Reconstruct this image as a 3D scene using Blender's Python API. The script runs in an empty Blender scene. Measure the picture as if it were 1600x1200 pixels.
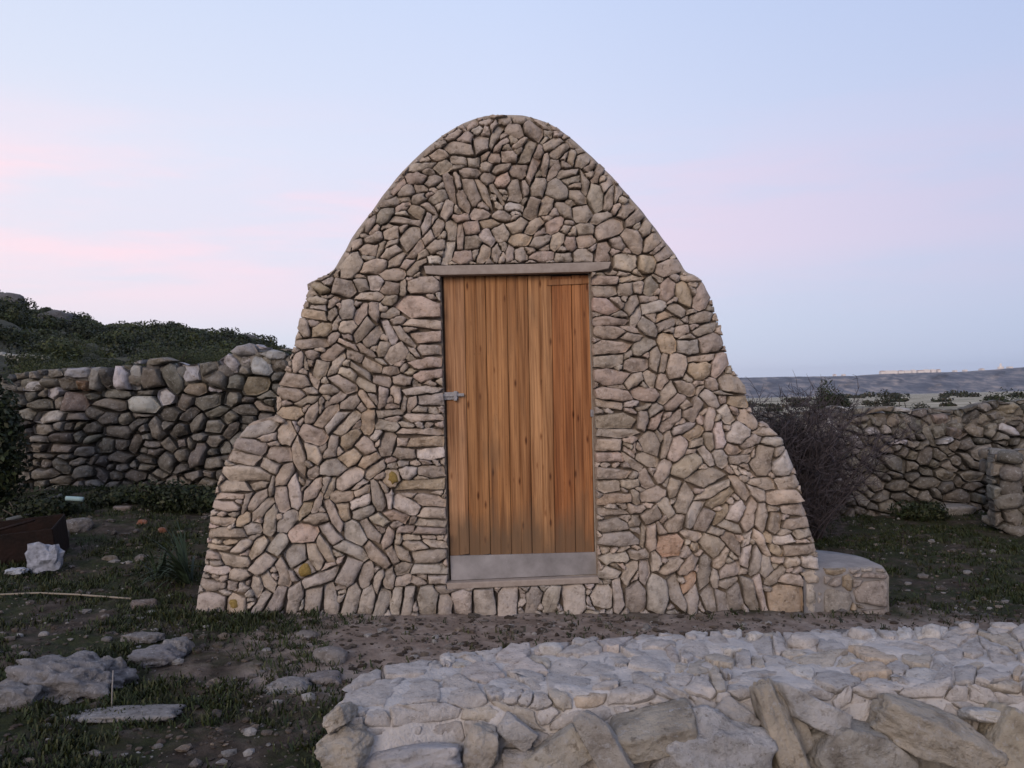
import bpy, bmesh, math, random
import numpy as np
from mathutils import Vector, noise, Matrix
from mathutils.geometry import tessellate_polygon
R = math.radians
random.seed(7); rng = np.random.default_rng(7)
S = bpy.context.scene
COL = S.collection

# ------------------------------------------------------------------ camera
FPX = 1385.0; EYE = 1.42; ROLL = R(1.46)
cam = bpy.data.cameras.new('camera'); co = bpy.data.objects.new('camera', cam); COL.objects.link(co)
cam.sensor_width = 36; cam.lens = FPX/1600*36; cam.clip_start = 0.05; cam.clip_end = 20000
co.matrix_world = Matrix.Translation((0, 0, EYE)) @ Matrix.Rotation(R(90), 4, 'X') @ Matrix.Rotation(-ROLL, 4, 'Z')
S.camera = co
RT = np.array([math.cos(ROLL), 0, -math.sin(ROLL)]); UP = np.array([math.sin(ROLL), 0, math.cos(ROLL)]); FW = np.array([0, 1., 0])
EYEV = np.array([0, 0, EYE])
def ray(px, py):
    px = np.asarray(px, float); py = np.asarray(py, float)
    return FW + RT*((px-800)/FPX)[..., None] + UP*((600-py)/FPX)[..., None]

# ------------------------------------------------------------------ world and sun
SUN_EL, SUN_AZ = R(20), R(200)          # low glow behind the camera, a little to its left
w = bpy.data.worlds.new('World'); S.world = w; w.use_nodes = True
nt = w.node_tree; nt.nodes.clear()
def N(nt, t, **k):
    n = nt.nodes.new(t)
    for a, b in k.items():
        if a == 'inp':
            for i, v in b.items(): n.inputs[i].default_value = v
        else: setattr(n, a, b)
    return n
def ramp(nt, stops, interp='LINEAR'):
    n = nt.nodes.new('ShaderNodeValToRGB'); cr = n.color_ramp; cr.interpolation = interp
    while len(cr.elements) > 1: cr.elements.remove(cr.elements[-1])
    cr.elements[0].position = stops[0][0]; cr.elements[0].color = (*stops[0][1], 1)
    for p, c in stops[1:]:
        e = cr.elements.new(p); e.color = (*c, 1)
    return n
def mixc(nt, blend, fac, a, b):
    n = nt.nodes.new('ShaderNodeMix'); n.data_type = 'RGBA'; n.blend_type = blend
    for sock, v in ((n.inputs[0], fac), (n.inputs[6], a), (n.inputs[7], b)):
        if hasattr(v, 'is_linked') or hasattr(v, 'links'): nt.links.new(v, sock)
        elif isinstance(v, (tuple, list)): sock.default_value = (*v, 1)
        else: sock.default_value = v
    return n.outputs[2]
L = nt.links.new
tc = N(nt, 'ShaderNodeTexCoord'); sep = N(nt, 'ShaderNodeSeparateXYZ'); L(tc.outputs['Generated'], sep.inputs[0])
# clear twilight gradient by elevation
grad = ramp(nt, [(0.0, (.60, .66, .82)), (.06, (.66, .71, .87)), (.14, (.735, .745, .91)), (.25, (.71, .76, .95)), (.42, (.60, .70, .95)), (.7, (.44, .50, .70)), (1, (.34, .39, .56))])
L(sep.outputs['Z'], grad.inputs[0])
# pink streaks of high cloud, lying flat
mp = N(nt, 'ShaderNodeMapping'); mp.inputs['Scale'].default_value = (1.3, 1.3, 9.0); mp.inputs['Location'].default_value = (.35, 0, .2)
L(tc.outputs['Generated'], mp.inputs[0])
nz = N(nt, 'ShaderNodeTexNoise', inp={'Scale': 1.9, 'Detail': 5.0, 'Roughness': .55}); L(mp.outputs[0], nz.inputs['Vector'])
nr = ramp(nt, [(.34, (.10, .10, .10)), (.60, (1, 1, 1))], 'EASE'); L(nz.outputs['Fac'], nr.inputs[0])
band = ramp(nt, [(.05, (.10, .10, .10)), (.115, (.6, .6, .6)), (.15, (1, 1, 1)), (.215, (.95, .95, .95)), (.26, (.3, .3, .3)), (.32, (0, 0, 0))], 'EASE'); L(sep.outputs['Z'], band.inputs[0])
side = N(nt, 'ShaderNodeMapRange', inp={1: .5, 2: -.35, 3: .28, 4: .85}); L(sep.outputs['X'], side.inputs[0])
m1 = N(nt, 'ShaderNodeMath', operation='MULTIPLY'); L(nr.outputs[0], m1.inputs[0]); L(band.outputs[0], m1.inputs[1])
m2 = N(nt, 'ShaderNodeMath', operation='MULTIPLY'); L(m1.outputs[0], m2.inputs[0]); L(side.outputs[0], m2.inputs[1])
pink = mixc(nt, 'MIX', m2.outputs[0], grad.outputs[0], (.99, .72, .84))
# the sky is paler to the left, bluer and dimmer low on the right
side2 = N(nt, 'ShaderNodeMapRange', inp={1: -.5, 2: .5, 3: 0.0, 4: 1.0}); L(sep.outputs['X'], side2.inputs[0])
sidec = ramp(nt, [(0, (1.12, 1.08, 1.0)), (.5, (1.0, 1.0, 1.0)), (1, (.76, .80, .88))]); L(side2.outputs[0], sidec.inputs[0])
base = mixc(nt, 'MULTIPLY', 1.0, pink, sidec.outputs[0])
bg1 = N(nt, 'ShaderNodeBackground', inp={1: 1.12}); L(base, bg1.inputs[0])
sky = N(nt, 'ShaderNodeTexSky', sky_type='NISHITA', sun_disc=False, sun_elevation=SUN_EL, sun_rotation=SUN_AZ)
bg2 = N(nt, 'ShaderNodeBackground', inp={1: 0.05}); L(sky.outputs[0], bg2.inputs[0])
mixs = N(nt, 'ShaderNodeMixShader', inp={0: .12}); L(bg1.outputs[0], mixs.inputs[1]); L(bg2.outputs[0], mixs.inputs[2])
wo = N(nt, 'ShaderNodeOutputWorld'); L(mixs.outputs[0], wo.inputs[0])

sl = bpy.data.lights.new('sun', 'SUN'); so = bpy.data.objects.new('sun', sl); COL.objects.link(so)
sl.energy = 1.6; sl.angle = R(28); sl.color = (1.0, .80, .64)
sd = Vector((math.sin(SUN_AZ)*math.cos(SUN_EL), math.cos(SUN_AZ)*math.cos(SUN_EL), math.sin(SUN_EL)))
so.rotation_euler = sd.to_track_quat('Z', 'Y').to_euler()
S.view_settings.view_transform = 'Standard'; S.view_settings.look = 'None'
S.view_settings.exposure = 0.0; S.view_settings.gamma = 1.0; S.view_settings.use_curve_mapping = False
S.cycles.max_bounces = 5; S.cycles.diffuse_bounces = 3; S.cycles.glossy_bounces = 1
S.cycles.volume_bounces = 0
S.cycles.use_denoising = True

# ------------------------------------------------------------------ object helpers
def meshobj(name, V, F, mat, parent=None, col=None, smooth=True, flat=0):
    me = bpy.data.meshes.new(name)
    V = np.asarray(V, np.float32)
    if isinstance(F, np.ndarray):
        n, k = F.shape
        me.vertices.add(len(V)); me.vertices.foreach_set('co', V.ravel())
        me.loops.add(n*k); me.loops.foreach_set('vertex_index', F.astype(np.int32).ravel())
        me.polygons.add(n); me.polygons.foreach_set('loop_start', np.arange(0, n*k, k, dtype=np.int32))
        me.update(calc_edges=True)
    else:
        me.from_pydata(V.tolist(), [], F)
    if col is not None:
        a = me.color_attributes.new('Col', 'FLOAT_COLOR', 'POINT')
        c = np.ones((len(V), 4), np.float32); c[:, :3] = col
        a.data.foreach_set('color', c.ravel())
    sm = [smooth]*len(me.polygons)
    if flat: sm[:flat] = [False]*flat
    me.polygons.foreach_set('use_smooth', sm)
    if mat: me.materials.append(mat)
    o = bpy.data.objects.new(name, me); COL.objects.link(o)
    if parent is not None: attach(o, parent)
    return o
def attach(o, parent):
    o.parent = parent
    if parent.type == 'EMPTY': o.matrix_parent_inverse = Matrix.Translation(-Vector(parent.location))
def tag(o, label=None, cat=None, group=None, kind=None):
    for k, v in (('label', label), ('category', cat), ('group', group), ('kind', kind)):
        if v: o[k] = v
    return o
def thing(name, label, cat, loc, group=None):
    o = bpy.data.objects.new(name, None); COL.objects.link(o); o.location = loc; o.empty_display_size = .1
    return tag(o, label, cat, group)
class Acc:
    def __init__(s): s.V = []; s.F = []; s.C = []; s.n = 0; s.S = []
    def add(s, V, F, c, flat=0):
        s.S += [False]*flat+[True]*(len(F)-flat)
        V = np.asarray(V, float); s.V.append(V); s.F += [tuple(i+s.n for i in f) for f in F]
        s.C.append(np.broadcast_to(np.asarray(c, float), (len(V), 3))); s.n += len(V)
    def obj(s, name, mat, parent=None, smooth=True):
        o = meshobj(name, np.concatenate(s.V), s.F, mat, parent, np.concatenate(s.C), smooth)
        if smooth: o.data.polygons.foreach_set('use_smooth', s.S)
        return o
def fbm(p, o=3): return noise.fractal(Vector(p), 1.0, 2.1, o)
def sst(a, b, x): 
    t = np.clip((np.asarray(x, float)-a)/(b-a), 0, 1); return t*t*(3-2*t)

# ------------------------------------------------------------------ materials
def newmat(name):
    m = bpy.data.materials.new(name); m.use_nodes = True; t = m.node_tree; t.nodes.clear()
    b = N(t, 'ShaderNodeBsdfPrincipled'); b.inputs['Roughness'].default_value = .95
    b.inputs['Specular IOR Level'].default_value = .25
    o = N(t, 'ShaderNodeOutputMaterial'); t.links.new(b.outputs[0], o.inputs[0])
    return m, t, b
def stone_mat(name, scale=1.0, bump=.5, spots=.25, spotcol=(.62, .60, .56), dark=.55, fine=1.0, dist=.006):
    m, t, b = newmat(name); l = t.links.new
    at = N(t, 'ShaderNodeAttribute', attribute_name='Col'); g = N(t, 'ShaderNodeNewGeometry')
    n1 = N(t, 'ShaderNodeTexNoise', inp={'Scale': 14*scale, 'Detail': 6.0, 'Roughness': .62}); l(g.outputs['Position'], n1.inputs['Vector'])
    r1 = ramp(t, [(.28, (dark, dark*.95, dark*.9)), (.5, (1, 1, 1)), (.75, (1.22, 1.2, 1.18))]); l(n1.outputs['Fac'], r1.inputs[0])
    c = mixc(t, 'MULTIPLY', 1.0, at.outputs['Color'], r1.outputs[0])
    n2 = N(t, 'ShaderNodeTexNoise', inp={'Scale': 55*scale*fine, 'Detail': 5.0, 'Roughness': .7}); l(g.outputs['Position'], n2.inputs['Vector'])
    r2 = ramp(t, [(.56, (0, 0, 0)), (.68, (spots*2, )*3)]); l(n2.outputs['Fac'], r2.inputs[0])
    c = mixc(t, 'MIX', r2.outputs[0], c, spotcol)
    n4 = N(t, 'ShaderNodeTexNoise', inp={'Scale': 32*scale*fine, 'Detail': 3.0, 'Roughness': .6}); l(g.outputs['Position'], n4.inputs['Vector'])
    r4 = ramp(t, [(.30, (.5, .47, .43)), (.40, (1, 1, 1))]); l(n4.outputs['Fac'], r4.inputs[0])
    c = mixc(t, 'MULTIPLY', .8, c, r4.outputs[0])
    l(c, b.inputs['Base Color'])
    n3 = N(t, 'ShaderNodeTexNoise', inp={'Scale': 26*scale, 'Detail': 9.0, 'Roughness': .70}); l(g.outputs['Position'], n3.inputs['Vector'])
    bp = N(t, 'ShaderNodeBump', inp={'Strength': bump, 'Distance': dist*5}); l(n3.outputs['Fac'], bp.inputs['Height'])
    v3 = N(t, 'ShaderNodeTexVoronoi', feature='DISTANCE_TO_EDGE', inp={'Scale': 17*scale}); 
    wn = N(t, 'ShaderNodeVectorMath', operation='MULTIPLY_ADD'); l(n1.outputs['Color'], wn.inputs[0]); wn.inputs[1].default_value = (.12/scale,)*3; l(g.outputs['Position'], wn.inputs[2]); l(wn.outputs[0], v3.inputs['Vector'])
    rv = ramp(t, [(0, (0, 0, 0)), (.05, (1, 1, 1))]); l(v3.outputs['Distance'], rv.inputs[0])
    b2 = N(t, 'ShaderNodeBump', inp={'Strength': bump*.30, 'Distance': dist}); l(rv.outputs[0], b2.inputs['Height']); l(bp.outputs[0], b2.inputs['Normal']); l(b2.outputs[0], b.inputs['Normal'])
    return m
def plain(name, c1, c2, scale=8, rough=.9, bump=.3, dist=.01, metallic=0.0):
    m, t, b = newmat(name); l = t.links.new; g = N(t, 'ShaderNodeNewGeometry')
    n1 = N(t, 'ShaderNodeTexNoise', inp={'Scale': scale, 'Detail': 7.0, 'Roughness': .65}); l(g.outputs['Position'], n1.inputs['Vector'])
    r1 = ramp(t, [(.32, c1), (.68, c2)]); l(n1.outputs['Fac'], r1.inputs[0]); l(r1.outputs[0], b.inputs['Base Color'])
    n3 = N(t, 'ShaderNodeTexNoise', inp={'Scale': scale*5, 'Detail': 5.0}); l(g.outputs['Position'], n3.inputs['Vector'])
    bp = N(t, 'ShaderNodeBump', inp={'Strength': bump, 'Distance': dist}); l(n3.outputs['Fac'], bp.inputs['Height']); l(bp.outputs[0], b.inputs['Normal'])
    b.inputs['Roughness'].default_value = rough; b.inputs['Metallic'].default_value = metallic
    return m
def attr_mat(name, rough=.8, trans=False):
    m, t, b = newmat(name); at = N(t, 'ShaderNodeAttribute', attribute_name='Col'); t.links.new(at.outputs['Color'], b.inputs['Base Color'])
    b.inputs['Roughness'].default_value = rough
    return m
M_hut = stone_mat('hut_stone', 1.0, .8, .30, (.60, .54, .48), dark=.50)
M_dry = stone_mat('drystone', .7, .6, .28, (.42, .43, .43), dist=.01)
M_near = stone_mat('near_stone', 2.2, .8, .2, (.66, .64, .62), dark=.66, dist=.004)
M_rock = stone_mat('rock', 1.0, .8, .3, (.5, .5, .52), dist=.012)
M_mortar_hut = plain('hut_mortar', (.15, .12, .095), (.26, .215, .175), 30, bump=.5)
M_rim = plain('rim_mortar', (.24, .205, .175), (.40, .35, .30), 18, bump=.5, dist=.012)
M_mortar_near = plain('near_mortar', (.36, .34, .325), (.50, .475, .46), 22, bump=.8, dist=.008)
M_conc = plain('lintel_concrete', (.27, .225, .195), (.37, .32, .28), 18, bump=.4, dist=.005)
M_core = plain('wall_core', (.03, .028, .025), (.07, .063, .055), 8)
M_leaf = attr_mat('leaf', .6)
M_twig = attr_mat('twig', .85)
M_lichen = plain('lichen', (.17, .12, .035), (.31, .22, .075), 90, bump=.6, dist=.004)
# ------------------------------------------------------------------ masonry: traced stones -> fitted polygons -> solid stones
def parse(txt, ox, oy, sc):
    out = []
    for tok in txt.split(';'):
        tok = tok.strip()
        if not tok: continue
        f = tok.split(','); c = ''
        if f[-1].strip().isalpha(): c = f.pop().strip()
        x, y, l, w = map(float, f[:4]); a = float(f[4]) if len(f) > 4 else 0.0
        out.append([ox+x/sc, oy+y/sc, l/sc, w/sc, a, c])
    return out
def inpoly(X, Y, P):
    P = np.asarray(P, float); ins = np.zeros(X.shape, bool); j = len(P)-1
    for i in range(len(P)):
        xi, yi = P[i]; xj, yj = P[j]
        if yi != yj:
            c = ((yi > Y) != (yj > Y)) & (X < (xj-xi)*(Y-yi)/(yj-yi)+xi); ins ^= c
        j = i
    return ins
def cells(seeds, mask, holes=(), cap=1.45, K=14, gap=1.3, fill=(26, 16), step=1.0, rnd=rng, ang_tol=.19, jit=.25):
    mask = np.asarray(mask, float); x0, y0 = mask.min(0)-2; x1, y1 = mask.max(0)+2
    nx = int((x1-x0)/step)+1; ny = int((y1-y0)/step)+1
    X, Y = np.meshgrid(x0+np.arange(nx)*step, y0+np.arange(ny)*step)
    ins = inpoly(X, Y, mask)
    for h in holes: ins &= ~inpoly(X, Y, h)
    D = np.full(X.shape, 9e9); Lb = np.full(X.shape, -1, int)
    seeds = [s for s in seeds]
    def stamp(i):
        x, y, l, w, a, _ = seeds[i]; r = l*1.3+4
        ix0 = max(0, int((x-r-x0)/step)); ix1 = min(nx, int((x+r-x0)/step)+2); iy0 = max(0, int((y-r-y0)/step)); iy1 = min(ny, int((y+r-y0)/step)+2)
        if ix0 >= ix1 or iy0 >= iy1: return
        xs = X[iy0:iy1, ix0:ix1]-x; ys = Y[iy0:iy1, ix0:ix1]-y; ca, sa = math.cos(R(a)), -math.sin(R(a))
        p = np.abs(xs*ca+ys*sa)/(l*.5); q = np.abs(-xs*sa+ys*ca)/(w*.5)
        d = (p**3.4+q**3.4)**(1/3.4)
        # keep growth absolute so slivers do not eat neighbours
        d = 1+(d-1)*min(l, w)/14.0
        b = d < D[iy0:iy1, ix0:ix1]
        D[iy0:iy1, ix0:ix1][b] = d[b]; Lb[iy0:iy1, ix0:ix1][b] = i
    for i in range(len(seeds)): stamp(i)
    for it in range(400):
        G = np.where(ins, D, 0); k = int(G.argmax()); iy, ix = divmod(k, nx)
        if G[iy, ix] < cap: break
        # size of the hole
        seeds.append([X[iy, ix], Y[iy, ix], fill[0]*rnd.uniform(.6, 1.1), fill[1]*rnd.uniform(.6, 1.1), rnd.uniform(-60, 60), ''])
        stamp(len(seeds)-1)
    Lb[~ins] = -1; out = []
    cnt = np.bincount(Lb[Lb >= 0].ravel(), minlength=len(seeds))
    sx = np.bincount(Lb[Lb >= 0].ravel(), X[Lb >= 0].ravel(), len(seeds)); sy = np.bincount(Lb[Lb >= 0].ravel(), Y[Lb >= 0].ravel(), len(seeds))
    for i, s in enumerate(seeds):
        if cnt[i]*step*step < 25: continue
        cx, cy = sx[i]/cnt[i], sy[i]/cnt[i]
        l, w, a = s[2], s[3], s[4]; ca, sa = math.cos(R(a)), -math.sin(R(a)); poly = []
        ph = rnd.uniform(0, .3); gv = rnd.uniform(.45, 1.7)
        KK = 28
        for k in range(KK):
            t = 2*math.pi*(k+ph)/KK; ux, uy = math.cos(t)*l, math.sin(t)*w
            dx, dy = ux*ca-uy*sa, ux*sa+uy*ca; n = math.hypot(dx, dy); dx /= n; dy /= n
            r = 0; lim = cap*.5*n*1.25
            while r < lim+2:
                r += .7; jx = int(round((cx+dx*r-x0)/step)); jy = int(round((cy+dy*r-y0)/step))
                if not (0 <= jx < nx and 0 <= jy < ny) or Lb[jy, jx] != i: break
            r = max(1.6, min(r-.35, lim)-gap*gv)
            poly.append((cx+dx*r, cy+dy*r))
        poly = angular(np.array(poly), ang_tol, K, rnd)
        poly = [((poly[k][0]*14+poly[k-1][0]*.5+poly[(k+1) % K][0]*.5)/15+rnd.normal(0, jit), (poly[k][1]*14+poly[k-1][1]*.5+poly[(k+1) % K][1]*.5)/15+rnd.normal(0, jit)) for k in range(K)]
        out.append(dict(c=(cx, cy), p=np.array(poly), s=s, area=cnt[i]*step*step))
    return out
def angular(P, tol, K, rnd):
    """straighten an outline into a few edges, then spread K points along them"""
    n = len(P); tol = tol*np.linalg.norm(P-P.mean(0), axis=1).mean()
    i0 = int(np.linalg.norm(P-P.mean(0), axis=1).argmax()); Q = np.roll(P, -i0, 0); Q = np.r_[Q, Q[:1]]
    keep = {0, n}; far = int(np.linalg.norm(Q-Q[0], axis=1).argmax()); keep.add(far); st = [(0, far), (far, n)]
    while st:
        a, b = st.pop()
        if b-a < 2: continue
        d = Q[b]-Q[a]; L_ = np.linalg.norm(d)+1e-9; e = Q[a+1:b]-Q[a]; h = np.abs(d[0]*e[:, 1]-d[1]*e[:, 0])/L_; k = int(h.argmax())
        if h[k] > tol: m = a+1+k; keep.add(m); st += [(a, m), (m, b)]
    ks = sorted(keep); C = Q[ks]; sl = np.linalg.norm(np.diff(C, axis=0), axis=1); extra = K-(len(C)-1)
    if extra < 0: C = resample_(Q, K+1)[:-1]; return C
    cnt = np.zeros(len(sl), int)
    for _ in range(extra): cnt[int((sl/(cnt+1)).argmax())] += 1
    out = []
    for a, b, c in zip(C[:-1], C[1:], cnt):
        for j in range(c+1): out.append(a+(b-a)*j/(c+1))
    return np.array(out)
def resample_(P, n):
    d = np.r_[0, np.cumsum(np.linalg.norm(np.diff(P, axis=0), axis=1))]; t = np.linspace(0, d[-1], n)
    return np.stack([np.interp(t, d, P[:, 0]), np.interp(t, d, P[:, 1])], 1)
class Plane:
    """a wall face: u runs along it, v up, w out of it towards the viewer"""
    def __init__(s, p0, yaw, batter=0.0):
        s.p0 = np.array(p0, float); s.u = np.array([math.cos(yaw), math.sin(yaw), 0])
        n = np.array([math.sin(yaw), -math.cos(yaw), 0]); s.n = n*math.cos(batter)+np.array([0, 0, 1])*math.sin(batter)
        s.v = np.cross(s.n, s.u); s.v /= np.linalg.norm(s.v)
        if s.v[2] < 0: s.v = -s.v
    def uv(s, px, py, t=0.0):
        r = ray(px, py); p0 = s.p0-s.n*t
        k = ((p0-EYEV)@s.n)/(r@s.n); P = EYEV+r*k[..., None]-s.p0
        return np.stack([P@s.u, P@s.v], -1)
    def w(s, uv, w):
        uv = np.asarray(uv, float); return s.p0+uv[..., 0:1]*s.u+uv[..., 1:2]*s.v+np.asarray(w, float)[..., None]*s.n
def stone_geo(P, c, depth, proud, dome, rough, inset, seed, tilt=.06, back=None, facet=1.0):
    """P outline Kx2 in metres; returns (u,v,w) vertices and faces; w=0 is the wall face"""
    K = len(P); r = np.linalg.norm(P-c, axis=1); size = r.mean()
    def ring(k=None, d=None):
        if k is not None: return c+(P-c)*k
        f = np.clip(1-d/r, .78, 1); return c+(P-c)*f[:, None]
    g = np.random.default_rng(int(seed*10)); tx, ty = g.normal(0, tilt, 2); nf = 4
    fa = g.uniform(0, 2*math.pi, nf); fs = g.uniform(.06, .24, nf)*facet; fd = g.uniform(.2, .85, nf)*size
    rings = [(ring(k=.96), -depth), (ring(d=0), -min(.016, depth*.5)), (ring(d=inset*.28), proud*.8+dome*.15), (ring(d=inset*1.1), proud+dome*.45), (ring(k=.72), proud+dome*.85), (ring(k=.38), proud+dome)]
    def face(p, wv):
        q = p-c; ww = wv+q[0]*tx+q[1]*ty
        for a_, s_, d_ in zip(fa, fs, fd):
            h = q[0]*math.cos(a_)+q[1]*math.sin(a_)-d_
            if h > 0: ww -= h*s_
        return ww+rough*noise.noise(Vector((p[0]*22+seed, p[1]*22, seed*.37)))+rough*.5*noise.noise(Vector((p[0]*60, p[1]*60, seed)))
    V = []
    for i, (q, wv) in enumerate(rings):
        for p in q: V.append((p[0], p[1], face(p, wv) if i >= 2 else wv))
    V.append((c[0], c[1], face(c, proud+dome)))
    F = []; n = len(rings)
    for i in range(n-1):
        for k in range(K):
            a = i*K+k; b = i*K+(k+1) % K; F.append((a, b, b+K, a+K))
    for k in range(K): F.append(((n-1)*K+k, (n-1)*K+(k+1) % K, n*K))
    return np.array(V), F
PAL = np.array([(.37, .285, .215), (.35, .28, .22), (.33, .285, .24), (.40, .325, .255), (.36, .295, .245), (.31, .255, .205), (.38, .30, .245), (.34, .27, .20)])
SPC = {'o': (.45, .25, .13), 'y': (.41, .30, .17), 'w': (.52, .47, .44), 'g': (.31, .29, .275), 'd': (.20, .165, .13), 'p': (.40, .28, .23), 'L': (.34, .27, .17)}
def scol(tok, pal=PAL, var=.19, grey=0.0):
    c = np.array(SPC[tok]) if tok in SPC else pal[rng.integers(len(pal))]
    c = (c*.42+.58*np.array([.372, .318, .272]))*1.22; c = c*rng.uniform(1-var, 1+var); c = c*(1+rng.normal(0, .012, 3))
    return c*(1-grey)+grey*np.array([c.mean()]*3)*np.array([.98, 1.0, 1.05])

A = """1120,112,100,35,15;1160,150,90,60,10;950,180,70,60,20;1040,160,80,50,10;985,210,60,50,30,w;1080,185,80,40,50;1040,225,70,50,60;1100,250,150,60,65;905,262,85,75,0;830,245,110,50,25;755,295,85,40,10;870,328,170,90,-12;1005,305,110,110,90;1135,302,100,50,40;1090,385,80,70,0;1180,375,90,80,0;865,405,110,60,-10;965,412,80,70,0;740,368,110,75,0;680,335,100,40,40;770,445,110,80,25;1040,440,70,70,0;1130,450,110,50,15;640,435,140,60,10;935,480,120,60,-5;600,512,125,65,0;705,530,100,80,30;815,570,190,65,-75;860,525,90,40,-80;1045,515,80,70,0;945,595,160,90,-65;1040,625,220,50,-62;1145,525,110,90,30,p;1110,615,150,45,-60;895,660,140,80,-65;540,595,100,80,0;490,560,110,50,50;620,640,90,75,10;740,635,120,80,35;795,710,130,80,70;690,700,110,50,-35;600,725,100,75,-20;515,695,100,50,35;440,665,110,60,15;1000,735,120,75,0;880,755,90,60,10,p;950,825,100,85,0,p;740,820,110,75,75;665,790,120,55,75,g;530,780,170,60,-5;400,745,130,90,50;315,790,120,60,50;820,845,120,75,90;565,885,150,115,60;675,890,90,60,50;445,860,110,75,25;875,880,130,45,90;1060,795,110,60,10,y;340,890,120,60,20;730,935,120,90,20;805,975,150,70,75,w;950,920,100,90,0;600,970,180,55,50;380,945,110,40,60;446,975,120,60,30;310,960,110,90,0;225,920,90,70,20;1050,885,100,80,-45,w;1130,860,100,110,-40;970,985,80,50,70;470,1035,120,60,35;550,1040,90,55,50;890,1005,130,85,0,p;715,1020,80,60,0,w;605,1070,140,55,40;1020,995,110,80,70;1105,985,110,60,85;1180,990,100,55,85;190,1065,180,130,40;335,1065,160,90,10;130,1080,100,50,50;460,1115,140,80,0;240,850,120,45,55;1140,745,110,80,0;1210,700,110,80,0,w"""
B = """50,140,90,70,-10;130,215,130,110,-40;190,175,130,40,-30;20,215,110,90,-20;45,300,100,45,35;230,230,60,50,0;285,235,60,40,0;255,300,120,60,25;300,345,120,70,35;95,350,150,80,60;165,360,90,50,70;370,300,60,30,-45;375,375,80,60,80;134,450,170,60,72;40,470,100,100,0;210,435,110,50,80;265,460,130,50,60;445,400,100,90,0;345,480,110,60,10;380,520,110,55,15;165,575,130,95,75;82,580,90,50,-80;15,590,150,100,90;285,590,140,130,-40;455,545,130,60,-80;500,420,100,50,50;545,480,110,60,60;600,540,110,60,50;400,625,120,80,-40;520,635,150,100,-80;610,640,150,60,80;670,600,120,50,70;125,700,140,95,75;215,690,130,85,60;15,715,80,70,0,w;330,710,150,80,-40;440,735,120,120,0;550,760,140,60,30;735,695,170,90,45;30,810,130,90,20;141,810,130,85,35;265,805,120,90,30,p;770,760,150,80,40;345,830,50,90,80;380,840,60,60,0;455,830,110,80,0;610,830,180,120,25;55,900,130,80,5,y;175,910,130,80,15;280,910,100,85,60;365,930,90,80,90,p;465,905,110,80,10;755,900,160,110,-60;840,820,110,80,50;890,900,160,80,40;936,935,120,35,40;660,920,100,80,-50;60,1000,100,80,90;195,1000,150,75,5,p;320,1005,100,80,0;440,1000,120,90,0;570,985,130,110,90;705,1040,140,130,0;840,1050,110,130,90,y;975,970,150,80,30;1000,1070,190,110,15"""
C = """505,170,110,60,15;690,250,190,160,-10;500,250,130,90,-20,y;820,225,140,110,0;930,210,120,120,0,w;1050,250,140,110,0;1150,260,150,50,85;1310,230,250,150,0;1215,185,80,40,0;480,350,150,70,-10;480,395,130,60,-5,w;600,360,110,70,50;880,320,190,75,0;1045,345,120,80,20;450,455,190,90,-10,y;715,415,150,120,80,g;820,445,150,90,65;925,430,150,90,90;1060,440,150,70,15;1270,400,330,190,-10,p;595,455,110,70,80;370,560,130,100,-80;515,580,160,100,20,y;620,540,110,60,65;710,560,130,110,0;1110,505,100,75,20;835,580,220,90,50;1310,530,290,65,-3;910,640,220,100,50;1045,600,180,80,-60,w;1150,625,220,80,-50;1330,630,240,110,0,p;600,640,120,80,50;440,680,240,85,3;705,680,160,50,-30,p;860,735,170,60,-35;991,730,130,100,60;1095,760,200,150,30;1365,735,190,90,0;1225,745,150,50,-45;320,830,150,100,80;435,775,100,75,0;590,760,200,100,30;760,780,130,80,-25;490,890,180,130,60;640,840,190,75,60;391,840,120,30,-85;912,860,150,110,-35;1330,835,270,95,8,p;710,920,150,100,-35;820,900,190,70,-40;1055,895,140,75,0;1155,880,80,70,50;1345,935,230,100,8,p;290,970,250,120,-3;455,970,160,70,-60;681,1000,210,120,-30;862,1010,160,80,-35;981,970,130,90,-20;1155,965,140,100,0;1290,1050,280,75,5,w;560,1040,140,100,0;260,1080,220,110,-15;410,1130,170,80,10;610,1125,150,60,30;990,1110,160,90,90;1095,1090,130,85,-85;740,1150,160,100,30;860,1130,150,80,-50,y;1150,1150,120,30,85;1220,1150,120,70,80;1390,1120,200,120,0,g;500,1170,120,60,80;170,1150,120,60,90"""
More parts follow.
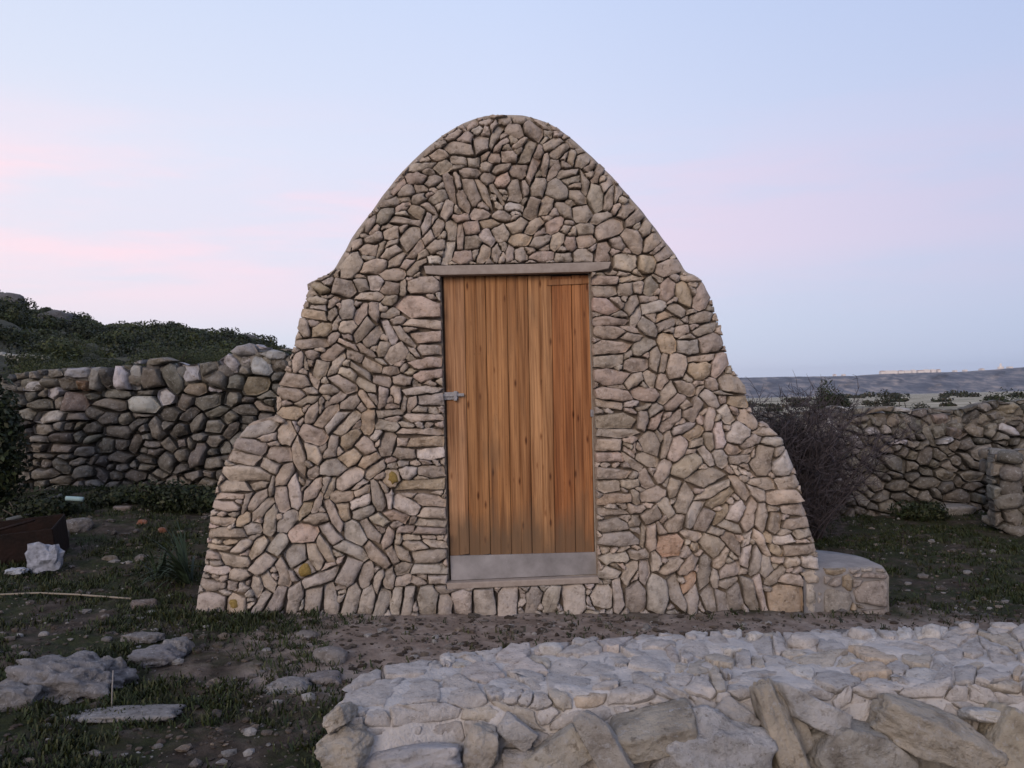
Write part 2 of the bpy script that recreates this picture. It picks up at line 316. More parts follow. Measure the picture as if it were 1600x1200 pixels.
D = """580,85,130,75,-5,y;700,75,130,70,55;770,95,150,60,50;815,130,160,50,48,w;870,140,150,70,40;985,130,120,80,80,y;1090,85,130,45,5;1080,150,120,60,-10;1280,110,200,50,0;400,170,190,80,15,g;560,190,120,100,70;603,155,60,45,-50,w;695,200,140,95,-20;890,220,120,80,35,y;796,265,120,70,70;1030,200,70,50,50,w;970,255,110,85,-40;1085,245,120,90,80;1265,180,220,45,3;1161,235,60,50,0;1290,235,190,55,3,y;371,260,180,80,-12,g;460,215,80,50,10;520,300,130,100,0;625,310,200,70,-80;700,300,120,80,-65;890,320,110,90,20,y;981,335,110,60,35,y;1170,300,120,70,-5;1310,300,140,75,0,w;330,320,170,70,-10;475,365,110,75,-25;800,370,130,100,0,g;700,390,70,60,50;1020,380,130,60,35;545,410,130,75,60;1110,360,60,40,0;1109,425,90,95,80,L;1190,395,90,80,0,w;1315,385,140,70,0;345,400,260,80,-3;890,425,150,90,35;600,500,170,80,-85,w;695,490,130,70,50;480,460,110,25,80;415,460,90,45,10;1265,465,250,70,3,y;285,470,160,55,-3;765,460,100,40,80;781,490,120,35,68;960,490,110,45,25;1035,520,150,70,-75;845,520,120,65,5;536,535,140,80,-80;411,540,130,70,50;1095,535,90,40,-85,w;940,550,120,65,30,w;265,520,150,35,0;1310,540,160,70,-5;1175,565,150,90,-20,w;720,560,110,35,70;340,560,120,35,65;235,575,150,55,-2;430,585,130,60,50;656,590,100,50,65,y;960,605,120,70,15,g;470,650,150,80,80;566,650,130,90,60,g;800,610,170,60,-60;861,600,100,75,-75,y;710,640,130,70,10;1130,625,130,60,-15,p;1320,605,150,55,0;1040,640,110,75,-25;330,640,90,55,30,y;215,645,160,50,0;640,710,160,110,0,p;390,690,100,65,5,w;1310,660,160,40,-2;1215,645,40,45,0;790,715,140,75,-50,w;1180,690,90,40,0;912,715,140,110,-60,g;1000,700,130,75,-50;235,715,200,65,0;1311,700,170,50,-3;1085,735,120,65,75;270,755,60,35,10,y;200,785,140,35,-5;321,785,120,60,35;410,785,130,70,60;515,770,130,95,50,g;1210,735,80,30,-5;1140,740,60,30,90;1230,775,110,45,0;1340,765,120,45,-5;180,835,120,50,-10;285,850,170,70,-10;435,870,140,90,35;605,825,120,110,40,g;760,795,150,60,-60;711,835,140,60,-65;895,800,170,75,-25,g;1030,830,160,80,-50;1105,820,110,55,-60;1165,820,110,60,-40;1305,830,170,75,3;660,900,110,80,30,g;185,905,150,55,-8,w;310,930,120,60,-5;540,920,150,70,-75;745,940,190,75,20,g;886,910,160,110,60,g;465,960,130,70,-70;1165,895,90,70,30;1310,900,180,50,0,g;975,930,130,75,75;1041,945,120,45,70;1095,950,120,60,80;1165,960,90,60,20;165,980,160,60,-5;270,985,60,60,0;400,990,110,60,-80;1245,960,90,45,-10;1340,955,110,45,0;160,1070,160,110,0;300,1070,100,100,0,L;332,1000,50,60,60;410,1080,160,60,55;510,1050,120,70,60,g;590,1060,180,80,75,g;695,1070,160,100,80,g;790,1070,160,75,90;885,1070,160,85,75,g;975,1070,150,70,80,g;1051,1075,150,70,70,g;1131,1060,150,50,80,g;1190,1070,150,65,80,g;1295,1070,150,110,90,g;1400,1070,120,90,0,g;1400,1010,130,40,-5"""
E = """320,190,200,90,0;530,175,170,60,10;320,270,190,100,0;490,260,110,110,0;590,245,90,110,80;681,255,170,110,75;660,330,130,60,0;815,265,170,120,80,p;945,295,190,130,-70,y;1000,170,150,70,0;1090,320,200,150,75;320,390,210,130,-10,p;430,360,120,70,-30;531,380,160,100,60;570,470,150,80,70,w;370,505,290,70,0,p;700,400,190,90,15,w;895,420,140,90,-30;1000,440,90,50,10;790,470,130,60,20,y;965,495,60,60,0;660,560,180,130,-50;800,540,160,80,30;1070,480,180,100,10;350,600,240,100,0;530,570,120,40,-10;540,635,160,65,-8;931,580,130,90,20;1110,570,190,80,20;371,710,290,110,3;630,700,180,120,35;815,680,160,140,-60,y;980,710,160,130,0,w;1160,680,200,160,10;350,820,260,90,5;500,780,100,45,50;570,845,190,120,0;710,810,170,90,85;795,820,150,60,75;890,865,190,170,80;1080,800,180,60,5;1070,890,160,150,0,y;1230,850,200,140,60;371,945,260,130,0,p;555,975,160,110,35;685,960,140,110,-60;770,980,120,90,60;950,1030,190,110,-30;1071,995,80,40,10;1165,1000,110,100,-30;1340,1000,230,160,-10;390,1080,290,100,-5,p;640,1080,230,110,-10,p;815,1080,200,110,55;1070,1050,90,70,60;1150,1110,200,110,-35,w;872,1140,190,90,40,p;1380,1140,200,100,0,y;1220,1075,130,30,-8;351,1160,220,70,-10;530,1160,110,60,20,w;1010,1170,170,110,0;631,1190,120,70,20;1240,1120,90,90,80"""
F_ = """190,115,200,80,0;320,100,130,60,85;390,110,110,45,60,p;385,60,80,60,30;465,110,150,50,40;560,60,120,90,60;645,110,110,55,80;520,150,90,50,25,w;570,175,110,50,30,y;725,85,100,70,-60,w;690,185,120,60,-85,w;640,215,90,50,90;580,225,80,45,15;780,170,120,100,50,w;830,110,110,80,-30;842,215,90,50,30;930,170,120,45,-5;955,215,110,50,5,w;200,175,210,45,0;161,230,130,60,0;361,230,120,100,-70;280,250,60,25,85;430,240,110,50,75;490,250,120,90,60;755,260,80,60,-20;975,265,80,40,20;160,295,140,55,0;275,320,110,40,-40;350,305,110,65,-25;630,290,110,60,-55,w;700,300,90,80,-70,w;785,300,100,60,5;860,290,90,30,-80;895,310,150,110,65,d;1010,320,130,110,50,w;535,330,150,90,35;415,360,110,75,60;175,365,170,60,0;340,400,100,70,-70;281,375,50,35,30;625,385,170,90,15;820,365,110,30,-25,w;765,345,60,30,-60;155,430,120,65,0;256,420,80,50,0;900,415,120,60,-5;1030,410,150,65,3;660,450,180,50,30;791,440,140,60,-55;870,460,100,60,-45;370,470,120,75,20;470,440,90,70,80;520,490,150,80,70;700,490,150,50,35,y;1005,485,180,75,0;185,490,180,50,8,y;290,490,90,40,-80;291,540,80,50,0;435,530,130,60,-60;365,570,100,80,30;570,560,130,60,65,w;775,550,110,80,55,w;620,590,120,75,60;700,570,90,45,50,y;835,560,180,60,75;890,580,130,60,85;950,540,60,25,0;1065,540,140,70,0;960,605,100,70,85;1060,610,130,60,3;175,555,150,40,0;170,620,140,70,0;281,600,60,60,60;480,610,110,80,40;745,625,120,50,-20;410,640,70,50,-60;560,670,110,50,-15;680,650,90,50,0;1105,660,110,55,8;1000,685,100,45,3,w;370,680,130,60,90;320,665,80,25,90;455,715,130,130,0,o;750,700,130,70,-55;660,720,130,110,-40;820,690,90,40,80,w;890,700,120,50,-60;925,680,50,40,-80,y;205,690,190,75,3,g;570,725,50,45,0,y;525,745,60,60,30;1090,735,180,60,5;965,740,70,50,-20,y;705,770,110,60,60;755,765,50,40,-60;455,820,130,70,40;821,770,110,60,85,w;865,790,140,50,80,g;185,775,140,55,5;301,760,100,55,0;385,790,100,60,85;915,820,110,70,-70,g;1040,800,80,50,5;1140,800,110,65,0,w;970,790,60,30,0;545,810,110,70,50;160,850,100,70,0;255,850,120,65,65;330,845,110,55,85,g;620,840,170,60,85,g;745,840,110,80,40;800,840,50,40,0;960,860,110,55,45;1040,880,130,70,-10;1135,870,90,60,0;670,880,80,35,-80;730,890,90,60,40;546,890,110,60,80,o;475,910,150,60,-75;290,950,110,100,90,g;395,930,150,110,90,g;200,935,120,60,90;131,945,110,90,0,g;560,960,90,60,90;640,965,100,70,-80,g;700,970,90,60,-80;770,960,110,70,-80;840,940,160,60,-70;890,930,150,40,-75,w;1015,965,180,130,0,y;1135,970,130,70,-85,g"""
hut_seeds = parse(A, 500, 150, 4)+parse(B, 800, 150, 4)+parse(C, 400, 400, 5)+parse(D, 280, 620, 3.3333)+parse(E, 880, 400, 5)+parse(F_, 900, 620, 3.0769)
hut_seeds += parse("720,938,40,36,0,g;757,934,36,50,0;795,935,38,34,85,g;832,936,32,24,75;862,934,32,24,80,g;897,930,36,44,0,g;675,420,36,12,0", 0, 0, 1)
OUT = [(300, 966), (306, 925), (318, 880), (322, 830), (330, 780), (345, 730), (362, 690), (380, 668), (400, 660), (426, 655), (430, 640), (430, 600), (440, 585), (455, 550), (462, 515), (468, 485), (478, 455), (490, 434), (508, 428), (520, 420), (535, 395), (550, 365), (575, 333), (600, 299), (622, 270), (650, 242), (680, 215), (715, 192), (750, 178), (790, 174), (830, 178), (868, 192), (885, 205), (915, 230), (950, 263), (985, 303), (1015, 338), (1045, 378), (1065, 405), (1074, 424), (1086, 426), (1100, 435), (1115, 465), (1130, 515), (1140, 560), (1150, 580), (1161, 590), (1170, 610), (1175, 640), (1187, 660), (1215, 668), (1228, 695), (1250, 740), (1262, 790), (1270, 830), (1280, 855), (1285, 890), (1287, 966)]
DOOR = [(689, 428), (922, 424), (934, 901), (702, 911)]
def hor(x): return 600-(x-800)*math.tan(ROLL)
def chaikin(P, it=1):
    P = [tuple(p) for p in P]
    for _ in range(it):
        Q = [P[0]]
        for a, b in zip(P[:-1], P[1:]): Q += [(a[0]*.75+b[0]*.25, a[1]*.75+b[1]*.25), (a[0]*.25+b[0]*.75, a[1]*.25+b[1]*.75)]
        P = Q+[P[-1]]
    return np.array(P)
def resample(P, n):
    d = np.r_[0, np.cumsum(np.linalg.norm(np.diff(P, axis=0), axis=1))]; t = np.linspace(0, d[-1], n)
    return np.stack([np.interp(t, d, P[:, 0]), np.interp(t, d, P[:, 1])], 1)
def inset_open(P, d):
    T = np.gradient(P, axis=0); T /= np.linalg.norm(T, axis=1)[:, None]+1e-9
    Nn = np.stack([T[:, 1], -T[:, 0]], 1)
    k = np.ones(5)/5
    for j in (0, 1): Nn[2:-2, j] = np.convolve(Nn[:, j], k, 'valid')
    Q = P+Nn*d; Q[0] = P[0]+np.array([d*np.sign(P[-1][0]-P[0][0])*1, 0]); Q[-1] = P[-1]-np.array([d*np.sign(P[-1][0]-P[0][0]), 0])
    return Q
def dist_poly(pt, P):
    a = P[:-1]; b = P[1:]; ab = b-a; t = np.clip(((pt-a)*ab).sum(1)/((ab**2).sum(1)+1e-12), 0, 1)
    return np.sqrt((((a+ab*t[:, None])-pt)**2).sum(1)).min()
def prism(acc_or_name, corners, plane, w0, w1, mat=None, parent=None, bevel=.004, seg=2, noiseamp=0, cuts=0, col=None):
    """box between a traced quadrilateral and its copy further in (w0 outer, w1 inner)"""
    bm = bmesh.new(); n = len(corners)
    f = [bm.verts.new(plane.w(np.array([c]), np.array([w0]))[0]) for c in corners]
    b = [bm.verts.new(plane.w(np.array([c]), np.array([w1]))[0]) for c in corners]
    bm.faces.new(f); bm.faces.new(b[::-1])
    for i in range(n): bm.faces.new((f[i], b[i], b[(i+1) % n], f[(i+1) % n]))
    bmesh.ops.recalc_face_normals(bm, faces=bm.faces)
    if bevel: bmesh.ops.bevel(bm, geom=bm.edges[:], offset=bevel, segments=seg, affect='EDGES', profile=.6)
    if cuts: bmesh.ops.subdivide_edges(bm, edges=[e for e in bm.edges if e.calc_length() > .05], cuts=cuts, use_grid_fill=True)
    if noiseamp:
        for v in bm.verts: v.co += noise.noise_vector(v.co*9)*noiseamp
    me = bpy.data.meshes.new(acc_or_name); bm.to_mesh(me); bm.free()
    if col is not None:
        a = me.color_attributes.new('Col', 'FLOAT_COLOR', 'POINT'); a.data.foreach_set('color', np.tile([*col, 1], len(me.vertices)))
    me.materials.append(mat); o = bpy.data.objects.new(acc_or_name, me); COL.objects.link(o)
    if parent: attach(o, parent)
    return o

# ------------------------------------------------------------------ ground height
def gz(x, y):
    x = np.asarray(x, float); y = np.asarray(y, float)
    z = .005-.038*np.clip(x, -2.6, 3.2)
    z = z+.26*sst(-.8, -4.0, x)*sst(5.2, 9.6, y)
    z = z+.05*sst(2.0, 4.5, -x)*sst(6.5, 4.0, y)
    far = np.clip(y-12, 0, None)
    return z-.0222*np.clip(far, 0, 2440)
def gnoise(x, y):
    a = noise.noise(Vector((x*1.1, y*1.1, 3)))*.035
    b = noise.noise(Vector((x*4.2, y*4.2, 9)))*.02
    c = noise.noise(Vector((x*15, y*15, 1)))*.011
    c += max(0, noise.noise(Vector((x*8, y*8, 21))))*.03
    fl = 1-.8*float(sst(.9, .1, abs(y-5.1)))*float(sst(2.2, 1.2, abs(x)))
    return (a+b+c)*fl
def gh(x, y): return float(gz(x, y))+(gnoise(x, y) if -7 < x < 7 and 0 < y < 13 else 0)
def gpt(px, py):
    r = ray(np.array(float(px)), np.array(float(py))); k = 1.0; z = 0
    for _ in range(12):
        k = (z-EYE)/r[2]; P = EYEV+r*k; z = float(gz(P[0], P[1]))
    return np.array([P[0], P[1], gh(P[0], P[1])])

# ================================================================== ground sheet
def build_ground():
    xs = np.r_[-np.geomspace(3300, 6.2, 46), np.arange(-6.1, 6.11, .036), np.geomspace(6.2, 3300, 46)]
    ys = np.r_[-np.geomspace(300, 1, 14), np.arange(-.5, 1.5, .5), np.arange(1.6, 12.0, .036), np.geomspace(12.1, 3300, 60)]
    X, Y = np.meshgrid(xs, ys); Z = gz(X, Y)
    for j in np.where((ys > 1.5) & (ys < 12.05))[0]:
        for i in np.where((xs > -6.15) & (xs < 6.15))[0]: Z[j, i] += gnoise(xs[i], ys[j])
    V = np.stack([X, Y, Z], -1).reshape(-1, 3); nx, ny = len(xs), len(ys)
    i = np.arange(ny-1)[:, None]*nx+np.arange(nx-1)[None]; i = i.ravel()
    F = np.stack([i, i+1, i+1+nx, i+nx], 1)
    m, t, b = newmat('soil'); l = t.links.new; g = N(t, 'ShaderNodeNewGeometry')
    sp = N(t, 'ShaderNodeSeparateXYZ'); l(g.outputs['Position'], sp.inputs[0])
    def nse(sc, det=6.0, ro=.62, zz=0):
        mp = N(t, 'ShaderNodeMapping'); mp.inputs['Location'].default_value = (zz, zz*.7, zz); l(g.outputs['Position'], mp.inputs[0])
        n = N(t, 'ShaderNodeTexNoise', inp={'Scale': sc, 'Detail': det, 'Roughness': ro}); l(mp.outputs[0], n.inputs['Vector']); return n.outputs['Fac']
    soil = ramp(t, [(.30, (.022, .017, .013)), (.5, (.062, .048, .038)), (.72, (.125, .102, .085))]); l(nse(9), soil.inputs[0])
    path = ramp(t, [(.30, (.15, .118, .098)), (.5, (.27, .22, .188)), (.7, (.38, .33, .295))]); l(nse(7, zz=4), path.inputs[0])
    moss = ramp(t, [(.3, (.010, .013, .005)), (.6, (.030, .037, .012)), (.8, (.055, .060, .025))]); l(nse(24, zz=8), moss.inputs[0])
    # moss in patches
    mr = ramp(t, [(.42, (0, 0, 0)), (.56, (1, 1, 1))]); l(nse(2.6, 8.0, .66, 2), mr.inputs[0])
    # trodden strip in front of the door: |y-4.7| small and x > -1.6
    a = N(t, 'ShaderNodeMapRange', inp={1: 2.9, 2: 4.3, 3: 0., 4: 1.}); l(sp.outputs['Y'], a.inputs[0])
    a2 = N(t, 'ShaderNodeMapRange', inp={1: 6.3, 2: 5.3, 3: 0., 4: 1.}); l(sp.outputs['Y'], a2.inputs[0])
    a3 = N(t, 'ShaderNodeMapRange', inp={1: -2.7, 2: -.9, 3: 0., 4: 1.}); l(sp.outputs['X'], a3.inputs[0])
    a4 = N(t, 'ShaderNodeMapRange', inp={1: 4.2, 2: 2.2, 3: 0.35, 4: 1.}); l(sp.outputs['X'], a4.inputs[0])
    def mul(p, q):
        mm = N(t, 'ShaderNodeMath', operation='MULTIPLY'); l(p, mm.inputs[0]); l(q, mm.inputs[1]); return mm.outputs[0]
    pm = mul(mul(a.outputs[0], a2.outputs[0]), mul(a3.outputs[0], a4.outputs[0]))
    pn = N(t, 'ShaderNodeMath', operation='ADD'); l(pm, pn.inputs[0]); l(nse(3.2, 6.0, .6, 5), pn.inputs[1])
    pr = ramp(t, [(.78, (0, 0, 0)), (1.0, (1, 1, 1))]); 
    sc = N(t, 'ShaderNodeMath', operation='MULTIPLY', inp={1: .72}); l(pn.outputs[0], sc.inputs[0]); l(sc.outputs[0], pr.inputs[0])
    c = mixc(t, 'MIX', mr.outputs[0], soil.outputs[0], moss.outputs[0]); c = mixc(t, 'MIX', pr.outputs[0], c, path.outputs[0])
    # pale fields in the distance
    fd = N(t, 'ShaderNodeMapRange', inp={1: 30, 2: 90, 3: 0., 4: 1.}); l(sp.outputs['Y'], fd.inputs[0])
    fr = ramp(t, [(.42, (.10, .095, .06)), (.5, (.36, .32, .23)), (.60, (.52, .47, .37))]); l(nse(.12, 8.0, .8, 3), fr.inputs[0])
    c = mixc(t, 'MIX', fd.outputs[0], c, fr.outputs[0]); l(c, b.inputs['Base Color'])
    bp = N(t, 'ShaderNodeBump', inp={'Strength': .9, 'Distance': .03}); l(nse(28, 8.0, .7, 1), bp.inputs['Height']); l(bp.outputs[0], b.inputs['Normal'])
    o = meshobj('ground', V, F, m); tag(o, kind='structure')
build_ground()

# ------------------------------------------------------------------ hill on the left
RIDGE = np.array([(-500, 380), (-100, 430), (0, 458), (22, 464), (45, 480), (60, 484), (90, 487), (115, 496), (145, 498), (160, 505), (200, 506), (240, 511), (262, 507), (285, 512), (330, 519), (372, 521), (398, 527), (415, 534), (440, 546), (520, 560), (640, 590), (720, 625), (840, 690)], float)
def hill_z(px, d):
    zr = EYE+(hor(px)-np.interp(px, RIDGE[:, 0], RIDGE[:, 1])-10)/FPX*80
    t = np.clip((d-11.8)/(80-11.8), 0, 1); zb = .30*sst(700, 300, px)
    z = zb-.35*sst(0, .12, t)*0+(zr-zb)*(t**.85)
    return z-np.clip(d-80, 0, None)*.25
def build_hill():
    pxs = np.arange(-560, 840, 5.0); ds = np.r_[np.geomspace(11.8, 80, 90), 82, 86, 95, 120]
    V = []
    for d in ds:
        for p in pxs:
            x = (p-800)/FPX*d; z = float(hill_z(p, d)); k = min(1, (d-11.8)/8)
            z += k*(.45*noise.noise(Vector((x*.25, d*.25, 1)))+.25*noise.noise(Vector((x*.9, d*.9, 5))))*(1 if d < 79 else .6)
            V.append((x, d, z-.04))
    nx = len(pxs); i = (np.arange(len(ds)-1)[:, None]*nx+np.arange(nx-1)[None]).ravel(); F = np.stack([i, i+1, i+1+nx, i+nx], 1)
    m = plain('hill_soil', (.022, .024, .014), (.08, .078, .055), .9, bump=.8, dist=.3)
    tag(meshobj('hillside', V, F, m), kind='structure')
build_hill()

# ------------------------------------------------------------------ far ridge across the bay on the right
FR = np.array([(-100, 640), (300, 622), (600, 606), (900, 592), (1100, 591), (1170, 590), (1240, 588.5), (1300, 588), (1330, 587.5), (1375, 584.5), (1420, 583), (1500, 581), (1560, 577), (1600, 574), (1700, 568), (1900, 562), (2300, 553), (2800, 545)], float)
def build_far():
    pxs = np.r_[np.arange(-100, 880, 12.0), np.arange(880, 1950, 3.0), np.arange(1950, 2800, 12.0)]; rows = [(2350, 0), (2420, .18), (2480, .42), (2540, .66), (2600, .85), (2660, 1.0), (2720, 1.0), (2900, .8)]
    V = []
    for j, (d, f) in enumerate(rows):
        for p in pxs:
            top = EYE+(hor(p)-np.interp(p, FR[:, 0], FR[:, 1]))/FPX*2660; bot = EYE-30/FPX*2400
            x = (p-800)/FPX*d; z = bot+(top-bot)*f
            if 0 < f: z += 3.0*noise.noise(Vector((p*.06, j*1.3, 2)))*(1.0 if f < 1 else .35)
            dd = d+70*noise.noise(Vector((p*.03, j*.8, 7)))
            V.append((x, dd, z-(4 if f == 0 else 0)))
    nx = len(pxs); i = (np.arange(len(rows)-1)[:, None]*nx+np.arange(nx-1)[None]).ravel(); F = np.stack([i, i+1, i+1+nx, i+nx], 1)
    m, t, b = newmat('far_scrub'); l = t.links.new; g = N(t, 'ShaderNodeNewGeometry')
    mp = N(t, 'ShaderNodeMapping'); mp.inputs['Scale'].default_value = (.03, .008, .10); l(g.outputs['Position'], mp.inputs[0])
    n = N(t, 'ShaderNodeTexNoise', inp={'Scale': 1.0, 'Detail': 8.0, 'Roughness': .65}); l(mp.outputs[0], n.inputs['Vector'])
    r = ramp(t, [(.40, (.03, .038, .055)), (.49, (.075, .082, .10)), (.57, (.17, .155, .15)), (.68, (.33, .275, .24))]); l(n.outputs['Fac'], r.inputs[0]); l(r.outputs[0], b.inputs['Base Color'])
    tag(meshobj('far_ridge', V, F, m), kind='structure')
build_far()
M_plaster = plain('plaster', (.75, .66, .58), (.85, .78, .72), 1); M_tile = plain('roof_tile', (.45, .27, .19), (.5, .3, .2), 1)
def build_town():
    spec = [(1379, 7), (1387, 8), (1396, 10), (1407, 9), (1417, 10), (1427, 6), (1437, 9), (1447, 9), (1457, 7), (1466, 5), (1492, 4), (1508, 4), (1534, 5), (1578, 6), (1318, 4), (1304, 3)]
    for i, (p, wd) in enumerate(spec):
        d = 2690; top = EYE+(hor(p)-np.interp(p, FR[:, 0], FR[:, 1]))/FPX*2660; x = (p-800)/FPX*d
        W = wd*d/FPX*.5; H = (5 if i < 10 else 3.4)*d/FPX*(.8+.3*rng.random()); D = 9
        o = thing('far_house', 'tiny pale house in the row of houses on the crest of the far ridge', 'house', (x, d, top-2), 'pale houses on the far ridge')
        a = Acc(); V = [(x+sx*W, d+sy*D, z) for z in (top-6, top+H*.8) for sx, sy in ((-1, -1), (1, -1), (1, 1), (-1, 1))]
        a.add(V, [(0, 1, 5, 4), (1, 2, 6, 5), (2, 3, 7, 6), (3, 0, 4, 7), (4, 5, 6, 7)], (1, 1, 1)); a.obj('wall', M_plaster, o, False)
        b = Acc(); z = top+H*.8; V = [(x-W*1.05, d-D*1.05, z+.02), (x+W*1.05, d-D*1.05, z+.02), (x+W*1.05, d+D*1.05, z+.02), (x-W*1.05, d+D*1.05, z+.02), (x-W*.6, d, z+H*.25), (x+W*.6, d, z+H*.25)]
        b.add(V, [(0, 1, 5, 4), (2, 3, 4, 5), (1, 2, 5), (3, 0, 4), (3, 2, 1, 0)], (1, 1, 1)); b.obj('roof', M_plaster if i % 3 else M_tile, o, False)
    p = 1564; d = 2690; top = EYE+(hor(p)-np.interp(p, FR[:, 0], FR[:, 1]))/FPX*2660; x = (p-800)/FPX*d
    o = thing('tower', 'small white tower standing on a broad base at the right end of the far ridge', 'tower', (x, d, top))
    a = Acc(); prof = [(9, -8), (9, 6), (8.5, 7.5), (3.2, 8), (2.9, 14), (1.8, 17), (0.1, 18)]; K = 10
    V = [(x+r*math.cos(k*2*math.pi/K), d+r*math.sin(k*2*math.pi/K), top+z) for r, z in prof for k in range(K)]
    F = [(j*K+k, j*K+(k+1) % K, (j+1)*K+(k+1) % K, (j+1)*K+k) for j in range(len(prof)-1) for k in range(K)]
    a.add(V, F, (1, 1, 1)); a.obj('shaft', M_plaster, o, False)
build_town()

# ================================================================== the stone hut
HUT = Plane((0, 5.45, 0), R(3.8))
hut = thing('stone_hut', 'tall rounded hut of rough tan stones with a wooden plank door', 'stone hut', tuple(HUT.w(np.array([[0., 0.]]), np.zeros(1))[0]))
for s_ in hut_seeds: s_[2] *= 1.07; s_[3] *= .90
for s_ in hut_seeds:      # the lowest course runs on into the earth
    if s_[1]+max(s_[3], abs(math.sin(R(s_[4])))*s_[2])*.5 > 938:
        s_[1] += 6
        if abs(math.sin(R(s_[4]))) > .6: s_[2] += 14; s_[3] += 1.5
        else: s_[3] += 13
OUTP = resample(chaikin(OUT, 1), 320)
OUV = HUT.uv(OUTP[:, 0], OUTP[:, 1]); OUV[0, 1] = OUV[-1, 1] = -.25
UC = float((OUV[0, 0]+OUV[-1, 0])/2)
DUV = HUT.uv(np.array([p[0] for p in DOOR], float), np.array([p[1] for p in DOOR], float))
def hut_body():
    V = []; F = []; M = len(OUV)
    def add(uv, w):
        n = len(V); V.extend(HUT.w(uv, np.broadcast_to(w, (len(uv),)))); return n
    nz = np.array([noise.noise(Vector((i*.21, 0, 4))) for i in range(M)])
    rings = [(.055, -.05), (.04, -.03), (.030, -.020), (.016, -.018), (.006, -.028), (0, -.05), (0, -.12)]
    idx = []
    for d, w_ in rings:
        low = sst(2.02, 1.95, OUV[:, 1]); q1 = inset_open(OUV, d); q2 = inset_open(OUV, max(d, .012)+(d < .012)*.004); q = q1*(1-low)[:, None]+q2*low[:, None]; idx.append(add(q, w_-.008+nz*.022-.02*low*(w_ > -.045)))
    for t in np.linspace(.25, 3.1, 14):
        s = math.sqrt(max(.02, 1-(t/3.3)**2)); s = s**.8
        q = OUV.copy(); q[:, 0] = UC+(q[:, 0]-UC)*s; q[:, 1] *= s; idx.append(add(q, -t))
    for a, b in zip(idx[:-1], idx[1:]):
        for k in range(M-1): F.append((a+k, a+k+1, b+k+1, b+k))
    F.append(tuple(idx[-1]+k for k in range(M))[::-1])
    inner = [Vector((*p, 0)) for p in inset_open(OUV, .055)]; hole = [Vector((*p, 0)) for p in DUV]
    tris = tessellate_polygon([inner, hole]); base = idx[0]; h0 = add(DUV, -.05); h1 = add(DUV, -.16)
    mp = lambda i: base+i if i < M else h0+i-M
    for t in tris: F.append(tuple(mp(i) for i in t))
    for k in range(4): F.append((h0+k, h0+(k+1) % 4, h1+(k+1) % 4, h1+k))
    o = meshobj('masonry_core', V, F, M_rim, hut); return o
core = hut_body(); core.data.materials.append(M_mortar_hut)
nf = len(core.data.polygons); M_ = len(OUV)
for p in core.data.polygons:
    if len(p.vertices) == 3: p.material_index = 1; p.use_smooth = False
k_ = sst(440, 420, OUTP[:, 1])[:, None]; mask = (inset_open(OUTP*[1, -1], 1.9)*k_+inset_open(OUTP*[1, -1], .3)*(1-k_))*[1, -1]; mask[0, 1] = mask[-1, 1] = 972
hc = cells(hut_seeds, mask, [[(656, 415), (958, 409), (955, 425), (923.5, 425), (935, 905), (935, 912), (699, 920), (701, 912), (688, 430), (658, 430)]], gap=.62, cap=1.4, fill=(24, 11), K=18, jit=.5)
hc.sort(key=lambda c: -c['area'])
rest = Acc(); spots = {'L': []}
OPX = OUTP
for i, c in enumerate(hc):
    P = HUT.uv(c['p'][:, 0], c['p'][:, 1]); ce = HUT.uv(np.array([c['c'][0]]), np.array([c['c'][1]]))[0]
    size = math.sqrt(c['area'])*.0039; tok = c['s'][5]
    proud = rng.uniform(-.014, .014)
    V, F = stone_geo(P, ce, .07, proud, .002+.03*size+rng.uniform(0, .005), .015, min(.010, size*.12), i*1.7, tilt=.14)
    # the face rounds away towards the rim
    for v in V:
        pass
    dd = np.array([dist_poly(v[:2], OUV[1:-1]) for v in V]); V[:, 2] -= np.clip(1-dd/.10, 0, 1)**2*.030
    W = HUT.w(V[:, :2], V[:, 2]); col = scol(tok, grey=.35*float(sst(860, 960, c['c'][1])) if not tok else 0)
    col = col*(1.0); cc = np.array([col*(1+.16*noise.noise(Vector(q*13))) for q in W])
    if i < 300:
        o = meshobj('stone', W, F, M_hut, hut, cc, flat=36); c['o'] = o
    else: rest.add(W, F, cc, 36)
tag(rest.obj('small_stones', M_hut, hut), kind='stuff')
def lichen(px, py, r, parent):
    uv = HUT.uv(np.array([float(px)]), np.array([float(py)]))[0]; K = 11; a = Acc()
    V = []; 
    for rr, ww in ((1, .010), (.8, .024), (.4, .028)):
        for k in range(K):
            t = 2*math.pi*k/K; q = r*rr*(1+.6*noise.noise(Vector((math.cos(t)*2+px, math.sin(t)*2, 1))))
            V.append((uv[0]+math.cos(t)*q, uv[1]+math.sin(t)*q*1.1, ww))
    V = np.array(V); F = [(j*K+k, j*K+(k+1) % K, (j+1)*K+(k+1) % K, (j+1)*K+k) for j in range(2) for k in range(K)]+[tuple(2*K+k for k in range(K))]
    a.add(HUT.w(V[:, :2], V[:, 2]), F, (1, 1, 1)); a.obj('lichen', M_lichen, parent)
def nearest(px, py): return min((c for c in hc if 'o' in c), key=lambda c: (c['c'][0]-px)**2+(c['c'][1]-py)**2)['o']
lichen(614, 747, .032, nearest(613, 748)); lichen(477, 890, .036, nearest(477, 890)); lichen(366, 943, .03, nearest(370, 941))

